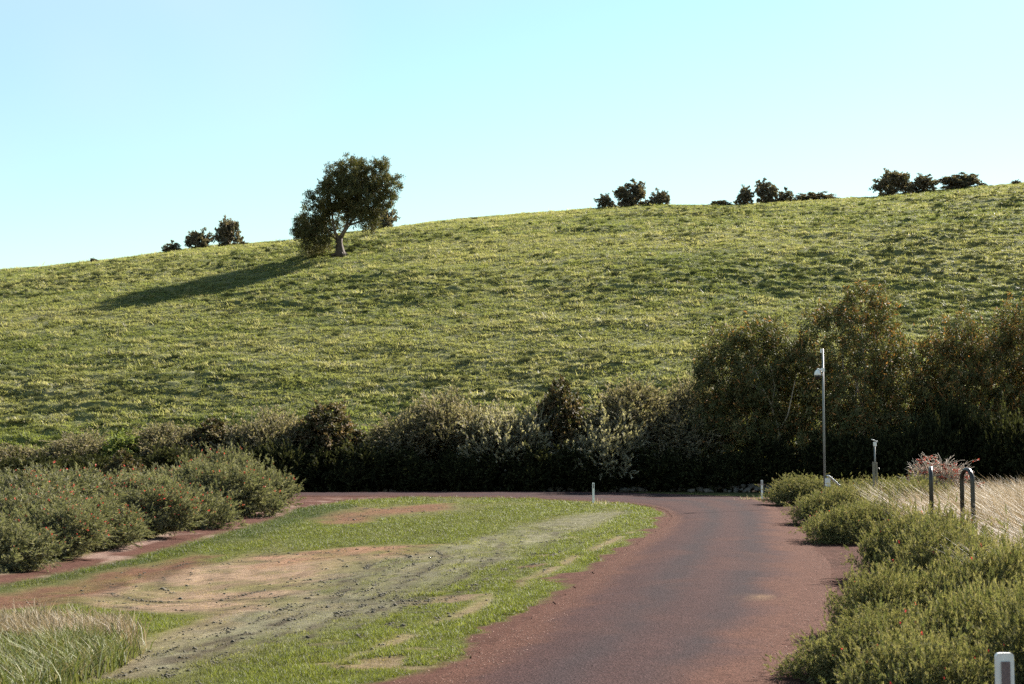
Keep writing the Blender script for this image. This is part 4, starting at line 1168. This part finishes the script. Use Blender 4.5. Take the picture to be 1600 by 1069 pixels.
# ------------------------------------------------------------------ bare bush with red leaves
def bare_bush():
    D = 46.0; X_ = xat(1466, D); zg = float(base_height(X_, D)); s = D / F
    t = thing('bare_bush', 'half-bare spreading bush with pale twigs and rust-red leaves', 'bush', (X_, D, zg))
    r = np.random.default_rng(9); bm = bmesh.new(); P_ = []; D_ = []
    top = zat(704, D) - zg
    for k in range(110):
        a = r.uniform(0, 2 * math.pi); out = r.uniform(0.25, 1.0); R_ = 66 * s * out
        e = Vector((math.cos(a) * R_, math.sin(a) * R_ * 0.8, top * (1.0 - 0.30 * out ** 2) * r.uniform(0.72, 1.04)))
        m = Vector((e.x * 0.35, e.y * 0.35, e.z * 0.62)) + Vector((r.normal() * .06, r.normal() * .06, r.normal() * .06))
        m2 = m.lerp(e, 0.55) + Vector((r.normal() * .06, r.normal() * .06, 0.10))
        pts = [Vector((r.normal() * 0.08, r.normal() * 0.08, -0.1)), m, m2, e]
        tube(bm, pts, [0.024, 0.018, 0.013, 0.006], 5)
        for j in range(4):
            b = m.lerp(e, r.uniform(0.15, 0.9)); d = Vector((r.normal(), r.normal(), r.uniform(-0.1, 0.7))).normalized() * r.uniform(0.15, 0.42)
            tube(bm, [b, b + d * 0.55 + Vector((0, 0, .03)), b + d], [0.009, 0.006, 0.003], 4)
            if r.uniform() < 0.5:
                for _ in range(4):
                    P_.append(b + d * r.uniform(0.4, 1.05)); D_.append(d + Vector((0, 0, -0.1)))
    obj('twigs', bm_mesh('bare_twigs', bm, True), M['pale_bark'], t)
    P_ = np.array([tuple(p) for p in P_]); D_ = np.array([tuple(p) for p in D_]); n = len(P_)
    V, Fc, Cc = scatter(r, BROAD, P_, D_, 0.065 * r.uniform(0.6, 1.3, n), np.array([0.22, 0.062, 0.040]) * r.uniform(0.6, 1.4, (n, 1)))
    obj('leaves', mesh_np('rust_leaves', V, Fc, 4, Cc), M['petal'], t)
bare_bush()

# ------------------------------------------------------------------ dry grass
def straw_field(name, label, x, y, h, lean, cols, seed, w=0.006, curl=0.35, zoff=0.0):
    r = np.random.default_rng(seed); n = len(x)
    b = np.stack([x, y, base_height(x, y) - 0.03 + zoff], 1)
    hh = h * r.uniform(0.55, 1.15, n)
    ln_ = np.clip(np.stack([lean[0] + r.normal(0, curl, n), lean[1] + r.normal(0, curl, n)], 1), -0.85, 0.85) * hh[:, None]
    m = b + np.stack([ln_[:, 0] * 0.35, ln_[:, 1] * 0.35, hh * 0.6], 1)
    t = b + np.stack([ln_[:, 0], ln_[:, 1], hh * r.uniform(0.8, 1.05, n)], 1)
    a = r.uniform(0, 6.28, n); s = np.stack([np.cos(a), np.sin(a), np.zeros(n)], 1) * w * r.uniform(0.6, 1.4, (n, 1))
    V = np.stack([b - s, b + s, m + s * 0.8, m - s * 0.8, t + s * 0.15, t - s * 0.15], 1).reshape(-1, 3)
    q = np.arange(n)[:, None] * 6
    Fc = np.concatenate([q + np.array([[0, 1, 2, 3]]), q + np.array([[3, 2, 4, 5]])])
    cc = np.array(cols)[r.integers(0, len(cols), n)] * r.uniform(0.7, 1.3, (n, 1))
    Cc = np.repeat(cc, 6, 0)
    return tag(obj(name, mesh_np(name, V, Fc, 4, Cc), M['straw']), label, 'grass', kind='stuff')
r = np.random.default_rng(31)
n = 42000
yy = r.uniform(20.5, 47, n); xx = yy * r.uniform(0.235, 0.40, n)
left = np.interp(yy, [20, 24, 28, 32, 40, 47], [0.318, 0.300, 0.277, 0.262, 0.245, 0.232]) * yy
k_ = xx > left + np.interp(yy, [20, 30, 36, 47], [1.0, 0.9, 0.2, 0.0]) + 0.2 * r.normal(size=n); xx, yy = xx[k_], yy[k_]
straw_field('dry_grass', 'tall pale dry grass leaning left beyond the steel hoops', xx, yy, 0.85 + 0.45 * fbm(xx, yy, 3), (-0.42, 0.05),
            [(0.26, 0.215, 0.17), (0.20, 0.16, 0.12), (0.15, 0.115, 0.075), (0.32, 0.28, 0.24), (0.13, 0.11, 0.05)], 33, 0.007)
# pale bleached tangle low at the right edge
n = 5000
yy = r.uniform(19, 25, n); xx = yy * r.uniform(0.315, 0.37, n)
straw_field('bleached_grass', 'bleached tangled dead grass at right edge beside the green shrubs', xx, yy, np.full(n, 0.85), (-0.1, -0.1), [(0.34, 0.31, 0.28), (0.26, 0.23, 0.20)], 35, 0.006, 0.8)
# tall grass at the lower left
n = 30000
bx, by, _ = ground_at(40, 1030)
yy = r.uniform(13.2, 19.6, n); xx = r.uniform(-8.2, -3.9, n)
px = xx / yy * F + 800
edge_ = 205 - (yy < 15.5) * (15.5 - yy) * 60
k_ = (px < edge_ + 14 * r.normal(size=n)); xx, yy = xx[k_], yy[k_]
front = yy < 17.3 + 1.2 * (fbm(xx * 1.3, yy, 8) - 0.5)
straw_field('tall_green_grass', 'clump of long green grass at the lower left corner', xx[front], yy[front], 0.18 + 0.25 * fbm(xx[front] * 1.5, yy[front] * 1.5, 9), (-0.15, 0),
            [(0.095, 0.115, 0.028), (0.12, 0.135, 0.04), (0.07, 0.09, 0.022), (0.16, 0.145, 0.075)], 37, 0.006, 0.5)
straw_field('straw_grass', 'pale straw seed heads behind the long green grass at lower left', xx[~front], yy[~front], 0.22 + 0.28 * fbm(xx[~front] * 1.2, yy[~front], 10), (-0.15, 0),
            [(0.24, 0.195, 0.145), (0.19, 0.155, 0.105), (0.13, 0.11, 0.06)], 39, 0.005, 0.35)
# a few dry stalks at the feet of the far guide posts
n = 240
cx_ = np.concatenate([xat(930, 68) + r.normal(0, 0.35, n // 2), xat(1188, 74) + r.normal(0, 0.6, n // 2)]); cy_ = np.concatenate([68 + r.normal(0, 0.4, n // 2), 74 + r.normal(0, 0.5, n // 2)])
straw_field('roadside_weeds', 'sparse dry weeds around the far guide posts', cx_, cy_, 0.14 + 0.25 * r.uniform(0, 1, n) ** 3, (0, 0), [(0.40, 0.34, 0.22), (0.20, 0.21, 0.08)], 41, 0.010, 0.4)

# ------------------------------------------------------------------ clods along the mower lines, pebbles on the shoulders
def lumps(name, label, cat, x, y, s, mat, seed, zoff=0.0, flatz=0.6):
    r = np.random.default_rng(seed); n = len(x)
    o8 = np.array([(1, 0, 0), (-1, 0, 0), (0, 1, 0), (0, -1, 0), (0, 0, 1), (0, 0, -0.5)], float)
    f8 = np.array([(0, 2, 4), (2, 1, 4), (1, 3, 4), (3, 0, 4), (2, 0, 5), (1, 2, 5), (3, 1, 5), (0, 3, 5)])
    V = o8[None] * r.uniform(0.6, 1.4, (n, 6, 1)) * (s[:, None, None]); V[:, :, 2] *= flatz
    a = r.uniform(0, 6.28, n); ca, sa = np.cos(a)[:, None], np.sin(a)[:, None]
    V = np.stack([V[..., 0] * ca - V[..., 1] * sa, V[..., 0] * sa + V[..., 1] * ca, V[..., 2]], 2)
    V += np.stack([x, y, base_height(x, y) + zoff], 1)[:, None]
    Fc = (f8[None] + np.arange(n)[:, None, None] * 6).reshape(-1, 3)
    return tag(obj(name, mesh_np(name, V.reshape(-1, 3), Fc, 3), mat), label, cat, kind='stuff')
r = np.random.default_rng(43); cxs = []; cys = []
for Pm in mow:
    seg = np.diff(Pm, axis=0); L_ = np.linalg.norm(seg, axis=1)
    m = int(L_.sum() * 80)
    i = r.choice(len(seg), m, p=L_ / L_.sum()); t = r.uniform(0, 1, m)
    nrm = np.stack([-seg[i, 1], seg[i, 0]], 1) / L_[i][:, None]
    off = r.choice([-0.95, -0.5, 0.0, 0.5, 0.95], m, p=[0.12, 0.2, 0.36, 0.2, 0.12])
    p = Pm[i] + seg[i] * t[:, None] + nrm * (off + r.normal(0, 0.035, m))[:, None]
    k_ = fbm(p[:, 0] * 2.2 + off * 9, p[:, 1] * 1.6, 45, 3) > 0.555
    cxs.append(p[k_, 0]); cys.append(p[k_, 1])
cxs = np.concatenate(cxs); cys = np.concatenate(cys)
k_ = (dist_line(cxs, cys, ROADP, True) > 0.8) & ~in_poly(cxs, cys, ROADP); cxs, cys = cxs[k_], cys[k_]
lumps('soil_clods', 'small dark clods and grass clumps dropped along the mower lines', 'clods', cxs, cys, r.lognormal(-4.55, 0.45, len(cxs)) * (1 + cys * 0.012), M['clod'], 44, 0.005)
m = 6000
i = r.integers(28, len(EL) - 40, m); t = r.uniform(0, 1, m)[:, None]
left_ = r.uniform(0, 1, m) < 0.5
E_ = np.where(left_[:, None], EL[i] * (1 - t) + EL[i + 1] * t, ER[i] * (1 - t) + ER[i + 1] * t)
O_ = np.where(left_[:, None], ER[i], EL[i]); dd = (O_ - E_) / np.linalg.norm(O_ - E_, axis=1, keepdims=True)
p = E_ + dd * (r.normal(0.15, 0.35, m))[:, None]
lumps('gravel', 'loose red gravel scattered along the road shoulders', 'gravel', p[:, 0], p[:, 1], r.uniform(0.004, 0.011, m), M['pebble'], 46, 0.03)
